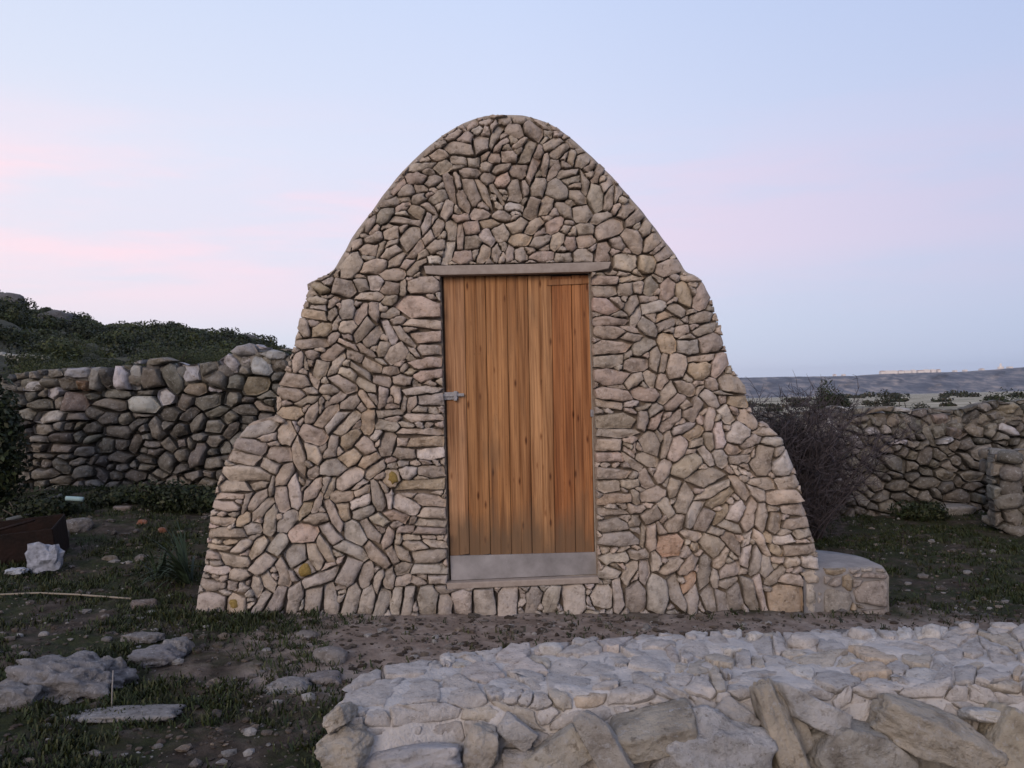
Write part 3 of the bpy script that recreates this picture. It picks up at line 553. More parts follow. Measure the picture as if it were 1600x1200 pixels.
# rough stones over the flanks and back of the hut
def hut_flank():
    a = Acc(); M = len(OUV)
    seg = np.r_[0, np.cumsum(np.linalg.norm(np.diff(OUV, axis=0), axis=1))]; tot = seg[-1]
    def surf(s, t):
        u = np.interp(s, seg, OUV[:, 0]); v = np.interp(s, seg, OUV[:, 1]); k = math.sqrt(max(.02, 1-(t/3.3)**2))**.8
        return HUT.w(np.array([[UC+(u-UC)*k, v*k]]), np.array([-t]))[0]
    t = .16; row = 0
    while t < 3.0:
        dt = rng.uniform(.13, .2); s = .1+rng.uniform(0, .1)
        while s < tot-.15:
            ds = rng.uniform(.11, .26); c = surf(s+ds/2, t+dt/2); e1 = surf(s+ds/2+.02, t+dt/2)-c; e2 = surf(s+ds/2, t+dt/2+.02)-c
            e1 /= np.linalg.norm(e1); e2 /= np.linalg.norm(e2); n = np.cross(e2, e1); n /= np.linalg.norm(n)
            ctr = HUT.w(np.array([[UC, .6]]), np.array([-t]))[0]
            if n@(c-ctr) < 0: n = -n
            K = 8; V = []; j = rng.uniform(.85, 1.1, K)
            for f, h in ((.96, -.03), (.9, .006), (.6, .018)):
                for k in range(K):
                    an = 2*math.pi*k/K; x = abs(math.cos(an))**.6*np.sign(math.cos(an)); y = abs(math.sin(an))**.6*np.sign(math.sin(an))
                    V.append(c+e1*x*ds/2*f*j[k]+e2*y*dt/2*f*j[k]+n*h)
            V.append(c+n*.022); F = [(q*K+k, q*K+(k+1) % K, (q+1)*K+(k+1) % K, (q+1)*K+k) for q in range(2) for k in range(K)]+[(2*K+k, 2*K+(k+1) % K, 3*K) for k in range(K)]
            a.add(V, F, scol('')); s += ds+.008
        t += dt+.006
    tag(a.obj('flank_stones', M_hut, hut), kind='stuff')
hut_flank()

lint = HUT.uv(np.array([662., 800, 955, 951, 924, 800, 688, 665]), np.array([416, 413, 409.5, 420, 425, 428, 430, 428]))
prism('lintel', lint, HUT, .010, -.16, M_conc, hut, bevel=.005, noiseamp=.003)
sill = HUT.uv(np.array([697., 936, 937, 698]), np.array([911, 901, 911, 921]))
prism('door_sill', sill, HUT, .004, -.16, M_conc, hut, bevel=.008, noiseamp=.004)

# --- door
def wood_mat():
    m, t, b = newmat('pine_boards'); l = t.links.new
    at = N(t, 'ShaderNodeAttribute', attribute_name='Col'); g = N(t, 'ShaderNodeNewGeometry')
    def mapped(sc, loc=(0, 0, 0)):
        mp = N(t, 'ShaderNodeMapping'); mp.inputs['Scale'].default_value = sc; mp.inputs['Location'].default_value = loc; l(g.outputs['Position'], mp.inputs[0]); return mp.outputs[0]
    n1 = N(t, 'ShaderNodeTexNoise', inp={'Scale': 1.0, 'Detail': 8.0, 'Roughness': .6, 'Distortion': .6}); l(mapped((95, 20, 2.2)), n1.inputs['Vector'])
    r1 = ramp(t, [(.3, (.50, .42, .35)), (.5, (1, 1, 1)), (.72, (1.38, 1.36, 1.30))]); l(n1.outputs['Fac'], r1.inputs[0])
    c = mixc(t, 'MULTIPLY', 1.0, at.outputs['Color'], r1.outputs[0])
    n2 = N(t, 'ShaderNodeTexNoise', inp={'Scale': 1.0, 'Detail': 4.0}); l(mapped((26, 10, 1.1), (3, 0, 1)), n2.inputs['Vector'])
    r2 = ramp(t, [(.35, (.62, .52, .42)), (.55, (1.03, 1.0, .95)), (.72, (1.22, 1.22, 1.2))]); l(n2.outputs['Fac'], r2.inputs[0]); c = mixc(t, 'MULTIPLY', .9, c, r2.outputs[0])
    v = N(t, 'ShaderNodeTexVoronoi', inp={'Scale': 1.0, 'Randomness': 1.0}); l(mapped((17, 2, 5.0), (.5, .2, .3)), v.inputs['Vector'])
    r3 = ramp(t, [(.06, (.22, .13, .08)), (.11, (.62, .52, .44)), (.17, (1, 1, 1))]); l(v.outputs['Distance'], r3.inputs[0]); c = mixc(t, 'MULTIPLY', .9, c, r3.outputs[0])
    # dark nail holes and flecks
    n5 = N(t, 'ShaderNodeTexNoise', inp={'Scale': 1.0, 'Detail': 3.0, 'Roughness': .7}); l(mapped((150, 40, 40), (7, 0, 2)), n5.inputs['Vector'])
    r5 = ramp(t, [(.27, (.35, .28, .22)), (.34, (1, 1, 1))]); l(n5.outputs['Fac'], r5.inputs[0]); c = mixc(t, 'MULTIPLY', .8, c, r5.outputs[0])
    # weathering: greyer and dirtier towards the foot and in broad stains
    sp = N(t, 'ShaderNodeSeparateXYZ'); l(g.outputs['Position'], sp.inputs[0])
    a = N(t, 'ShaderNodeMapRange', inp={1: .75, 2: .30, 3: -.10, 4: .42}); l(sp.outputs['Z'], a.inputs[0])
    n4 = N(t, 'ShaderNodeTexNoise', inp={'Scale': 1.0, 'Detail': 5.0}); l(mapped((9, 3, 2.4), (1, 0, 6)), n4.inputs['Vector'])
    ad = N(t, 'ShaderNodeMath', operation='ADD'); l(a.outputs[0], ad.inputs[0]); l(n4.outputs['Fac'], ad.inputs[1])
    r4 = ramp(t, [(.46, (0, 0, 0)), (.78, (.8, .8, .8))]); l(ad.outputs[0], r4.inputs[0]); c = mixc(t, 'MIX', r4.outputs[0], c, (.13, .085, .05))
    l(c, b.inputs['Base Color'])
    bp = N(t, 'ShaderNodeBump', inp={'Strength': .25, 'Distance': .002}); l(n1.outputs['Fac'], bp.inputs['Height']); l(bp.outputs[0], b.inputs['Normal'])
    b.inputs['Roughness'].default_value = .6
    return m
M_wood = wood_mat()
door_w = -.07
door = bpy.data.objects.new('door', None); COL.objects.link(door); door.parent = hut
topx = [692.5, 725, 758, 791.6, 824.5, 861.5, 893, 920.5]; botx = [703.5, 734, 767, 799.5, 832, 868, 900, 929.5]
wcol = [(.38, .21, .11), (.31, .155, .065), (.36, .18, .075), (.33, .165, .07), (.385, .205, .095), (.31, .13, .05), (.34, .155, .065)]
def dpt(x, y): return HUT.uv(np.array([float(x)]), np.array([float(y)]), -door_w)[0]
for i in range(7):
    V = []; F = []; zs = np.linspace(0, 1, 8); prof = [(0, -.02), (0, -.003), (.035, 0), (.47, 0), (.487, -.0035), (.513, -.0035), (.53, 0), (.965, 0), (1, -.003), (1, -.02)]
    off = rng.uniform(-.003, .003); gp = .0016
    for z in zs:
        xa = topx[i]+(botx[i]-topx[i])*z; xb = topx[i+1]+(botx[i+1]-topx[i+1])*z; y0 = 431+rng.uniform(-1, 1)*(z == 0); y1 = 870
        pa = dpt(xa, y0+(y1-y0)*z-(0 if z else 0)); pb = dpt(xb, y0+(y1-y0)*z-5*z); pa = pa+[gp, 0]; pb = pb-[gp, 0]
        for f, w_ in prof:
            q = pa+(pb-pa)*f; V.append(HUT.w(q[None], np.array([door_w+w_+off]))[0])
    n = len(prof)
    for j in range(7):
        for k in range(n-1): F.append((j*n+k, (j+1)*n+k, (j+1)*n+k+1, j*n+k+1))
        F.append((j*n+n-1, (j+1)*n+n-1, (j+1)*n, j*n))
    F.append(tuple(range(n))); F.append(tuple(7*n+k for k in range(n))[::-1])
    o = meshobj('plank', V, F, M_wood, None, np.array(wcol[i]), False); o.parent = door
    bmx = bmesh.new(); bmx.from_mesh(o.data); bmesh.ops.recalc_face_normals(bmx, faces=bmx.faces); bmx.to_mesh(o.data); bmx.free()
door.matrix_parent_inverse = Matrix.Translation(-Vector(hut.location))
M_zinc = plain('grey_metal', (.20, .19, .19), (.35, .335, .34), 5, rough=.6, bump=.15, dist=.003, metallic=.25)
M_frame = plain('dark_frame', (.05, .035, .028), (.09, .065, .05), 20)
def dprism(name, pts, w0, w1, mat, **k):
    q = np.array([HUT.uv(np.array([float(x)]), np.array([float(y)]), -w0)[0] for x, y in pts]); return prism(name, q, HUT, w0, w1, mat, door, **k)
dprism('kick_board', [(703.5, 869), (817, 866), (931, 863), (932.5, 897), (818, 902), (705, 907)], door_w+.014, door_w-.02, M_zinc, bevel=.002)
dprism('backing_board', [(689, 426), (924, 422), (935, 903), (702, 912)], door_w-.022, door_w-.035, M_frame, bevel=0)
M_iron = plain('galvanised_iron', (.20, .20, .215), (.34, .34, .36), 30, rough=.5, bump=.2, metallic=.6)
latch = dprism('latch', [(694, 613), (716, 612), (716, 624), (694.5, 625)], door_w+.012, door_w, M_iron, bevel=.0015)
for nm, pts, a0, a1 in (('latch', [(690, 615.5), (725, 614.5), (725, 619), (690, 620)], .024, .012), ('latch', [(709, 611), (714, 611), (714, 626), (709, 626)], .034, .012)):
    dprism(nm, pts, door_w+a0, door_w+a1, M_iron, bevel=.001)
dprism('hinge', [(923, 640), (928, 640), (928, 651), (923, 651)], door_w+.02, door_w, M_iron, bevel=.001)
o = dprism('hinge_plate', [(855, 437), (921, 434.5), (921, 443), (855, 446)], door_w+.008, door_w, M_wood, bevel=.001, col=(.30, .15, .07))
# ------------------------------------------------------------------ low stone bench built against the right of the hut
bench = thing('stone_bench', 'low grey stone bench with smooth mortared top against the right foot of the hut', 'stone bench', (2.1, 5.8, -.05))
def build_bench():
    front = HUT.uv(np.array([1280., 1384, 1389.5, 1391, 1280]), np.array([891., 889, 897, 972, 972]))
    zt = float(front[0, 1]); u0, u1 = float(front[0, 0])-.1, float(front[2, 0]); V = []; F = []
    us = np.linspace(u0, u1, 22); prof = [(-.012, -.3), (-.012, zt*.3), (-.010, zt-.05), (-.004, zt-.02), (-.02, zt-.004), (-.05, zt+.006), (-.2, zt+.012)]
    rows = []
    back = 1.15
    for i, u in enumerate(us):
        rnd_ = min(1, (u1-u)/.05); dz = -.045*(1-math.sqrt(max(0, 1-(1-rnd_)**2)))
        f = (u-u0)/(u1-u0); bk = back*(1-.72*f)                       # top runs back beside the hut, narrower at its free end
        pr = prof+[(-bk*.6, zt+.015), (-bk+.03, zt+.004), (-bk, zt-.03), (-bk-.01, -.3)]
        row = []
        for w_, z in pr:
            zz = z+(dz if z > 0 else 0)+.012*noise.noise(Vector((u*5, w_*5, z*5))); ww = w_+.006*noise.noise(Vector((u*9, w_*9, z*9+3)))
            row.append(len(V)); V.append(HUT.w(np.array([[u, zz]]), np.array([ww]))[0])
        rows.append(row)
    for a, b in zip(rows[:-1], rows[1:]):
        for k in range(len(a)-1): F.append((a[k], b[k], b[k+1], a[k+1]))
    F.append(tuple(rows[-1])); F.append(tuple(rows[0][::-1]))
    meshobj('bench_top', V, F, plain('bench_mortar', (.19, .18, .18), (.30, .285, .28), 9, bump=.35), bench)
    sd = parse("1309,895,34,12,3,y;1300,938,42,66,84,g;1323,912,34,15,-85,y;1340,898,14,6,0,w;1341,913,16,20,90,g;1333,948,14,12,90,y;1345,946,8,16,80,d;1342,960,26,10,0,w;1367,928,44,66,90,g;1365,900,36,9,0;1290,965,18,12,0,g;1367,957,40,12,0,g", 0, 0, 1)
    for i, c in enumerate(cells(sd, [(1288, 889), (1381, 886), (1387, 894), (1389, 967), (1288, 967)], gap=1.5, K=16)):
        P = HUT.uv(c['p'][:, 0], c['p'][:, 1]); ce = HUT.uv(np.array([c['c'][0]]), np.array([c['c'][1]]))[0]
        V, F = stone_geo(P, ce, .06, rng.uniform(.004, .016), .006, .012, .009, 900+i*1.3, tilt=.06)
        W = HUT.w(V[:, :2], V[:, 2]); meshobj('stone', W, F, M_hut, bench, scol(c['s'][5] or 'g')*.82, flat=32)
build_bench()

# ================================================================== dry stone walls behind
DRY = .93*np.array([(.19, .175, .15), (.22, .205, .18), (.165, .155, .14), (.25, .235, .215), (.20, .18, .155), (.14, .13, .118)])
SPD = {'w': (.38, .37, .375), 'd': (.11, .10, .09), 'y': (.235, .20, .155), 'o': (.22, .15, .10), 'p': (.25, .2, .18)}
def dcol(tok=''):
    c = np.array(SPD[tok]) if tok in SPD else DRY[rng.integers(len(DRY))]
    return c*rng.uniform(.8, 1.15)*(1+rng.normal(0, .015, 3))
ICO = None
def ico(sub):
    bm = bmesh.new(); bmesh.ops.create_icosphere(bm, subdivisions=sub, radius=1); V = np.array([v.co[:] for v in bm.verts]); F = [tuple(v.index for v in f.verts) for f in bm.faces]; bm.free(); return V, F
ICOS = {s: ico(s) for s in (1, 2, 3, 4, 5)}
def rock(c, size, rot=0.0, sub=2, rough=.25, seed=0.0, box=.55, tilt=(0, 0), freq=1.5, ridged=0.0):
    V0, F = ICOS[sub]; V = V0.copy()
    V = np.sign(V)*np.abs(V)**(1-box*.55); V /= np.abs(V).max()
    out = np.empty_like(V)
    for i, p in enumerate(V0):
        q = Vector(p*freq)+Vector((seed*3.1, seed*1.7, seed)); n = noise.noise(q)+.5*noise.noise(q*2.3)
        if sub >= 3: n += .3*noise.noise(q*5.1)
        if ridged: n -= ridged*abs(noise.noise(q*3.0))+ridged*.6*abs(noise.noise(q*7.0))
        out[i] = V[i]*(1+rough*n)
    out *= np.array(size)/2
    M = np.array(Matrix.Rotation(rot, 3, 'Z') @ Matrix.Rotation(tilt[0], 3, 'X') @ Matrix.Rotation(tilt[1], 3, 'Y'))
    return out@M.T+np.array(c), F
def faceted(c, size, rot, sub, seed, planes=12, rough=.06, soft=14.0, tilt=(0, 0), pit=0.0):
    """broken stone: soft intersection of random planes"""
    g = np.random.default_rng(int(seed*10)+5); V0, F = ICOS[sub]; n = g.normal(0, 1, (planes, 3)); n = np.r_[n, [[1, 0, 0], [-1, 0, 0], [0, 1, 0], [0, -1, 0], [0, 0, 1], [0, 0, -1]]]
    n /= np.linalg.norm(n, axis=1)[:, None]; d = np.r_[g.uniform(.72, .98, planes), g.uniform(.72, .9, 6)]
    q = np.clip(V0@n.T, 1e-3, None)/d; r = 1/(np.sum(q**soft, 1)**(1/soft)); V = V0*r[:, None]
    k = np.array([noise.noise(Vector(p*2.6+seed))+.6*noise.noise(Vector(p*6+seed))+.35*noise.noise(Vector(p*14+seed)) for p in V0])
    if pit: k = k-pit*np.array([max(0, noise.noise(Vector(p*5+seed*2))-.15) for p in V0])*3
    V = V*(1+rough*k)[:, None]*np.array(size)/1.7
    M = np.array(Matrix.Rotation(rot, 3, 'Z') @ Matrix.Rotation(tilt[0], 3, 'X') @ Matrix.Rotation(tilt[1], 3, 'Y'))
    return V@M.T+np.array(c), F
def dry_wall(o, plane, maskp, seeds, nmax, fill, gap=1.6, cap=1.5, thick=.6, base_z=-.3, proud=.05, endcap=False):
    cs = cells(seeds, maskp, gap=gap, cap=cap, fill=fill, K=14); cs.sort(key=lambda c: -c['area']); a = Acc()
    for i, c in enumerate(cs):
        P = plane.uv(c['p'][:, 0], c['p'][:, 1]); ce = plane.uv(np.array([c['c'][0]]), np.array([c['c'][1]]))[0]
        sz = math.sqrt(c['area'])*.0072
        V, F = stone_geo(P, ce, .16, rng.uniform(-.03, proud), .12*sz*rng.uniform(.5, 1.2), .035, .03, i*2.3, tilt=.30, facet=1.6)
        W = plane.w(V[:, :2], V[:, 2]); col = dcol(c['s'][5]); cc = np.array([col*(1+.15*noise.noise(Vector(q*7))) for q in W])
        if i < nmax: meshobj('stone', W, F, M_dry, o, cc, flat=28)
        else: a.add(W, F, cc, 28)
    if a.n: tag(a.obj('small_stones', M_dry, o), kind='stuff')
    if endcap:      # stones facing the free end
        e = Acc(); mp0 = np.asarray(maskp, float)[:, 0].min()
        q0 = plane.uv(np.array([mp0+6]), np.array([np.asarray(maskp, float)[:, 1].mean()]))[0]; zt_ = plane.uv(np.array([mp0+22]), np.array([maskp[1][1]]))[0][1]
        for z in np.arange(base_z+.25, zt_-.02, .13):
            for w_ in np.arange(-.04, -thick, -.17):
                P = plane.w(np.array([[q0[0]+.15+rng.uniform(-.04, .05), z+rng.uniform(-.03, .03)]]), np.array([w_+rng.uniform(-.05, .05)]))[0]; V, F = faceted(P, rng.uniform(.12, .26, 3)*[1.1, 1.1, .75], rng.uniform(-1.2, 1.2), 2, rng.uniform(0, 50), planes=6, soft=40, tilt=(rng.uniform(-.3, .3), rng.uniform(-.3, .3))); e.add(V, F, dcol())
        tag(e.obj('end_stones', M_dry, o), kind='stuff')
    # rubble heart
    mp = np.asarray(maskp, float); x0, x1 = mp[:, 0].min(), mp[:, 0].max(); xs = np.linspace(x0+26, x1-26, 60); V = []; F = []
    for x in xs:
        j = [q for q in np.linspace(mp[:, 1].min()-5, mp[:, 1].max(), 160) if inpoly(np.array([x]), np.array([q]), mp)[0]]
        top = plane.uv(np.array([x]), np.array([j[0] if j else mp[:, 1].mean()]))[0]
        for w_, dz in ((-.13, None), (-.13, -.16), (-.3, -.10), (-thick+.1, -.12), (-thick, None)):
            z = base_z if dz is None else top[1]+dz
            V.append(plane.w(np.array([[top[0], z]]), np.array([w_]))[0])
    for i in range(len(xs)-1):
        for k in range(4): F.append((i*5+k, (i+1)*5+k, (i+1)*5+k+1, i*5+k+1))
    F += [tuple(range(5)), tuple((len(xs)-1)*5+k for k in range(5))]
    meshobj('rubble_core', V, F, M_core, o)
    b = Acc()   # stones on the top and the far side
    for x in np.arange(x0+(34 if endcap else 6), x1-6, 5.0):
        j = [q for q in np.linspace(mp[:, 1].min()-5, mp[:, 1].max(), 120) if inpoly(np.array([x]), np.array([q]), mp)[0]]
        if not j: continue
        top = plane.uv(np.array([x]), np.array([j[0]]))[0]
        for w_ in (-.16, -.36, -.54):
            for _ in range(2 if w_ > -.5 else 1):
                z = top[1]-.17+rng.uniform(-.03, .03) if w_ > -.5 else top[1]-.2
                P = plane.w(np.array([[top[0]+rng.uniform(-.1, .1), z]]), np.array([w_+rng.uniform(-.06, .06)]))[0]
                V, F = faceted(P, rng.uniform(.13, .28, 3)*[1, 1, .7], rng.uniform(0, 6), 2, rng.uniform(0, 50), planes=5, soft=30); b.add(V, F, dcol())
        for z in np.arange(base_z+.2, top[1]-.2, .22):
            if rng.random() < .3:
                P = plane.w(np.array([[top[0], z]]), np.array([-thick]))[0]; V, F = rock(P, rng.uniform(.15, .32, 3), rng.uniform(0, 6), 1, .25, rng.uniform(0, 50)); b.add(V, F, dcol())
    tag(b.obj('top_stones', M_dry, o), kind='stuff')
LS = """110,480,90,60,0;165,545,100,75,10,w;60,550,80,50,0;220,465,60,50,0;285,475,80,60,0;270,530,110,60,0;285,575,90,70,20,w;410,470,110,80,0,w;350,530,100,60,0;505,510,120,50,85;565,500,110,70,-80;630,510,150,80,-75,w;660,425,60,60,0;710,500,130,60,85,w;725,410,60,40,0,w;820,415,140,60,10;790,500,160,110,0;895,500,180,110,-50;985,470,140,120,-10,w;1020,560,130,70,0,y;1080,450,110,90,20;1140,510,100,140,80;1205,430,120,100,-50,w;1270,345,150,100,10,w;1350,330,100,50,-30,w;1285,410,80,60,0,w;1230,520,130,90,0;1355,440,120,110,0,w;1420,385,140,60,10,w;1490,345,80,50,0;1460,430,100,60,0;1330,540,140,120,0,y;430,540,90,70,-80,o;215,640,120,70,0;395,625,130,110,0,p;315,630,80,70,60;575,640,170,65,0;610,585,130,50,0;750,640,160,95,0,w;751,580,130,25,0;860,600,100,90,-50,w;960,625,90,80,60;1090,620,150,80,20;1205,615,100,80,0;1110,565,90,50,-20,w;1280,665,130,60,-5;1375,655,100,50,-25,y;1385,590,110,50,0;140,690,90,60,0;260,705,150,60,5,w;400,705,130,50,0;560,715,100,70,0;650,715,80,60,20;725,700,100,25,-5;880,695,120,75,0,d;990,690,110,50,40,d;1125,680,110,50,20;1195,705,90,55,20;1290,720,90,50,-10;100,750,100,60,20;220,775,120,60,0;360,755,60,50,0;320,810,140,50,0;610,780,150,60,-8;480,760,100,50,0,d;815,770,130,90,-70;930,780,110,90,30;1025,745,120,70,60;1110,750,110,80,0;1210,775,110,60,55;190,860,110,50,0;310,870,150,50,0;410,810,60,60,-60;470,820,90,40,20;545,860,100,90,0;630,850,90,40,0;710,840,120,65,70;790,850,90,50,-10;875,850,90,60,-50;940,830,70,60,-70;1115,835,90,60,0;1030,810,80,40,0;1180,865,90,70,0;440,890,110,60,0;230,910,80,30,0;341,910,70,30,0;530,935,80,70,60;620,920,130,60,0;760,925,110,60,-10,d;865,940,120,90,-50;951,910,80,70,-60;1030,905,150,80,65;1120,950,110,80,0;320,960,110,60,-30;225,1000,130,60,5;430,990,120,80,10;480,1050,100,50,0;830,1000,100,50,-10;1000,1010,110,50,0;1100,1000,80,50,0;120,830,80,50,0;100,1010,100,60,0;320,1040,110,50,0;700,1010,120,70,0,d;600,1010,90,60,0"""
def more_seeds(sd, xs, ys, l, w):
    for y in range(*ys):
        for x in range(*xs):
            xx = x+rng.uniform(-9, 9)+(y//ys[2] % 2)*xs[2]*.5; yy = y+rng.uniform(-5, 5)
            if min((((s[0]-xx)/l)**2+((s[1]-yy)/w)**2) for s in sd) > .8: sd.append([xx, yy, rng.uniform(.8, 1.5)*l, rng.uniform(.75, 1.3)*w, rng.normal(0, 30), ''])
    return sd
lseeds = more_seeds(more_seeds(parse(LS, 0, 440, 3.3333), (-420, 0, 36), (600, 800, 22), 30, 20), (430, 730, 36), (560, 800, 22), 30, 20)
lw = Plane((-4, 10.0, 0), R(-1.5)); lwall = thing('drystone_wall', 'grey dry stone wall left of the hut, below the dark scrubby hill', 'dry stone wall', (-4.2, 10, .3))
dry_wall(lwall, lw, [(-420, 596), (-60, 590), (20, 582), (60, 576), (130, 572), (200, 569), (228, 560), (262, 556), (290, 570), (345, 560), (362, 545), (382, 534), (405, 536), (430, 545), (455, 543), (530, 548), (720, 556), (720, 795), (-420, 795)], lseeds, 260, (30, 20), gap=1.9)
RS = """950,460,150,110,0,p;1080,580,150,90,-30;850,590,170,60,-60;930,570,120,100,-75;750,520,150,110,-40;1220,550,160,90,-30;1350,560,110,130,0;1480,560,170,80,-20,w;1480,390,150,80,20,y;1370,450,110,80,0;1460,330,100,60,0;1300,380,90,60,0;1530,470,130,40,0;1580,540,80,100,0;420,570,130,70,10,w;280,560,160,60,-20;110,520,160,60,-40,w;300,650,130,60,-50,w;650,660,110,30,0,w;1000,640,120,50,10,w;740,670,90,60,0;1280,645,90,40,0;1430,650,80,50,0;1540,650,80,60,0;480,400,200,50,5,y;330,480,140,50,0;200,400,100,60,0,w;670,400,150,60,0,w;60,440,60,25,20,w;150,468,60,25,-5,w"""
rseeds = parse(RS, 1280, 560, 5)
for y in range(640, 812, 17):
    for x in range(945, 1960, 30):
        xx = x+rng.uniform(-9, 9)+(y//17 % 2)*15; yy = y+rng.uniform(-5, 5)
        if min((((s[0]-xx)/26)**2+((s[1]-yy)/15)**2) for s in rseeds) > .8: rseeds.append([xx, yy, rng.uniform(22, 44), rng.uniform(13, 24), rng.normal(0, 35), ''])
rw = Plane((4.2, 9.6, 0), R(-2)); rwall = thing('drystone_wall', 'grey dry stone wall right of the hut, with low hedges showing over it', 'dry stone wall', (4.4, 9.5, -.1))
dry_wall(rwall, rw, [(950, 650), (1280, 641), (1305, 633), (1340, 636), (1400, 633), (1432, 641), (1450, 637), (1500, 640), (1530, 630), (1560, 624), (1575, 630), (1600, 624), (1950, 616), (1950, 805), (950, 820)], rseeds, 280, (24, 15), gap=1.5, proud=.04)
qs = []
for y in range(712, 860, 20):
    for x in range(1520, 1960, 34): qs.append([x+rng.uniform(-9, 9)+(y//20 % 2)*16, y+rng.uniform(-5, 5), rng.uniform(28, 52), rng.uniform(16, 28), rng.normal(0, 30), ''])
qw = Plane((4.5, 8.3, 0), R(-12)); qwall = thing('drystone_wall', 'lower piece of grey dry stone wall at the right edge, nearer than the long wall', 'dry stone wall', (4.7, 8.2, -.1))
DRY = DRY*.95
dry_wall(qwall, qw, [(1546, 740), (1552, 712), (1568, 704), (1610, 700), (1950, 705), (1950, 860), (1620, 845), (1556, 826)], qs, 120, (26, 18), gap=1.5, thick=.45, proud=.03, endcap=True)

# ================================================================== the near wall in the right foreground
ZT = .60
near = thing('drystone_wall', 'near stone wall with pale mortared top in the right foreground', 'stone wall', (.8, 2.6, 0))
def yf(x): return 2.32-.14*float(sst(-.1, -.55, x))
def yb(x): return float(np.interp(x, [-.5, -.37, -.30, -.15, .1, .4, 3], [2.50, 2.57, 2.635, 2.72, 2.80, 2.85, 2.87]))
BAT = .30
XE = -.50
def near_wall_core():
    V = []; F = []; xs = np.r_[XE+.001, XE+.006, XE+.015, XE+.03, np.arange(XE+.05, 3.0, .022)]; n = None
    for x in xs:
        e = min(1, (x-XE)/.14); k = math.sqrt(1-(1-e)**2); a, b = yf(x), yb(x); m = (a+b)/2; zt = ZT-.05*(1-k)-.001
        pts = [(a-BAT*ZT, 0), (a-BAT*ZT*.5, ZT*.5)]+[(a-BAT*(ZT-z), z) for z in np.linspace(ZT*.55, ZT-.045, 8)]+[(a+.004, zt-.022), (a+.022, zt-.006)]+[(y, zt) for y in np.linspace(a+.045, b-.04, 26)]+[(b-.015, zt-.008), (b, zt-.03), (b+.03, ZT*.5), (b+.05, 0)]
        for y, z in pts:
            yy = m+(y-m)*k; top = z > ZT*.5
            d = (.013*noise.noise(Vector((x*9, yy*9, z*9)))+.007*noise.noise(Vector((x*24, yy*24, z*24+5)))+.004*noise.noise(Vector((x*60, yy*60, z*60)))) if z > .2 else 0
            V.append((x+(0 if top else 0), yy-(d if z < ZT-.04 else 0)+(0), z+(d if z >= ZT-.06 else 0)))
        n = len(pts)
    M = len(xs)
    for i in range(M-1):
        for k in range(n-1): F.append((i*n+k, (i+1)*n+k, (i+1)*n+k+1, i*n+k+1))
    F.append(tuple(range(n)))
    meshobj('mortar_bed', V, F, M_mortar_near, near)
near_wall_core()
def near_pt(px, py):
    """where the sight line meets the wall: on its top, else on its battered front"""
    r = ray(np.array(float(px)), np.array(float(py))); k = (ZT-EYE)/r[2]; P = EYEV+r*k; f = yf(P[0])
    if P[1] >= f: return P
    # front: y = f-BAT*(ZT-z)
    k = (f-BAT*(ZT-EYE))/(r[1]-BAT*r[2]); return EYEV+r*k
def near_n(P):
    t = float(sst(-.03, .03, P[1]-yf(P[0]))); n = np.array([0, -1, .28])*(1-t)+np.array([0, -.05, 1])*t
    t2 = float(sst(.05, -.02, P[0]-XE-.05)); n = n*(1-t2)+np.array([-1, 0, .4])*t2; return n/np.linalg.norm(n)
N1 = """780,350,420,120,10;430,440,330,90,20;500,560,500,170,15;300,680,330,120,15;850,560,420,190,0;1240,560,320,190,-20;1520,510,160,110,0;540,760,240,130,-10;330,780,160,90,20,g;930,720,560,190,10;1080,890,340,200,5;230,930,300,180,20,y;450,900,300,100,10;600,1050,600,160,5;1000,330,120,80,10;1220,300,80,110,90,y;1100,300,80,60,0;1330,250,180,60,-5;1400,390,320,150,10,p;1420,730,300,90,0,y;1380,860,250,150,-20;1400,1060,300,200,0;150,1080,200,200,0,y;1100,400,200,80,0;330,1130,240,120,10;800,1150,260,100,0"""
N2 = """110,250,240,110,10,p;420,165,190,70,15,p;110,330,300,80,-5,p;330,270,140,60,-10,y;240,440,280,70,-25,g;620,470,380,110,10,g;700,200,200,50,5;600,320,220,80,0;860,330,350,120,15,g;1000,290,150,110,0,g;960,150,180,70,10,p;1110,160,140,70,0;1300,140,260,100,5;1440,90,130,50,0;1250,230,300,70,-5;1260,340,320,60,-5,g;1450,230,140,60,-40,p;1560,250,90,110,0;1540,350,130,70,10,y;950,400,220,90,10;900,490,180,50,15;1040,470,80,60,30,g;790,590,230,110,0,o;1080,570,360,120,12;1330,500,400,90,-30,g;1290,430,130,70,0,w;1500,440,180,70,5;500,600,170,150,-60,y;380,620,180,100,0,g;220,600,90,70,0,g;100,480,200,80,0;160,740,330,120,-25,y;120,870,260,120,-35"""
N3 = """90,220,220,120,0;90,145,100,50,0,w;290,180,180,90,0;395,145,100,60,0,w;410,250,150,50,3,w;570,200,280,110,-5,g;620,110,150,60,5,y;770,200,110,80,-60;960,190,260,130,-10;960,265,240,40,0,y;1150,220,200,90,-20,g;1370,120,120,70,20;300,330,220,120,-20,y;90,390,200,110,20,y;470,340,130,90,0,g;600,340,130,70,-10,y;740,330,200,90,0,g;930,410,180,60,-25,w;1060,330,350,90,5,y;1320,330,150,70,10,y;540,440,330,90,5;350,440,110,60,-10,g;270,500,180,90,-60,y;180,470,80,50,0;140,560,190,90,-20;440,570,200,110,0,g;640,490,130,60,10;800,520,220,110,-20,g;1240,470,300,130,10,g;1030,570,250,100,-20"""
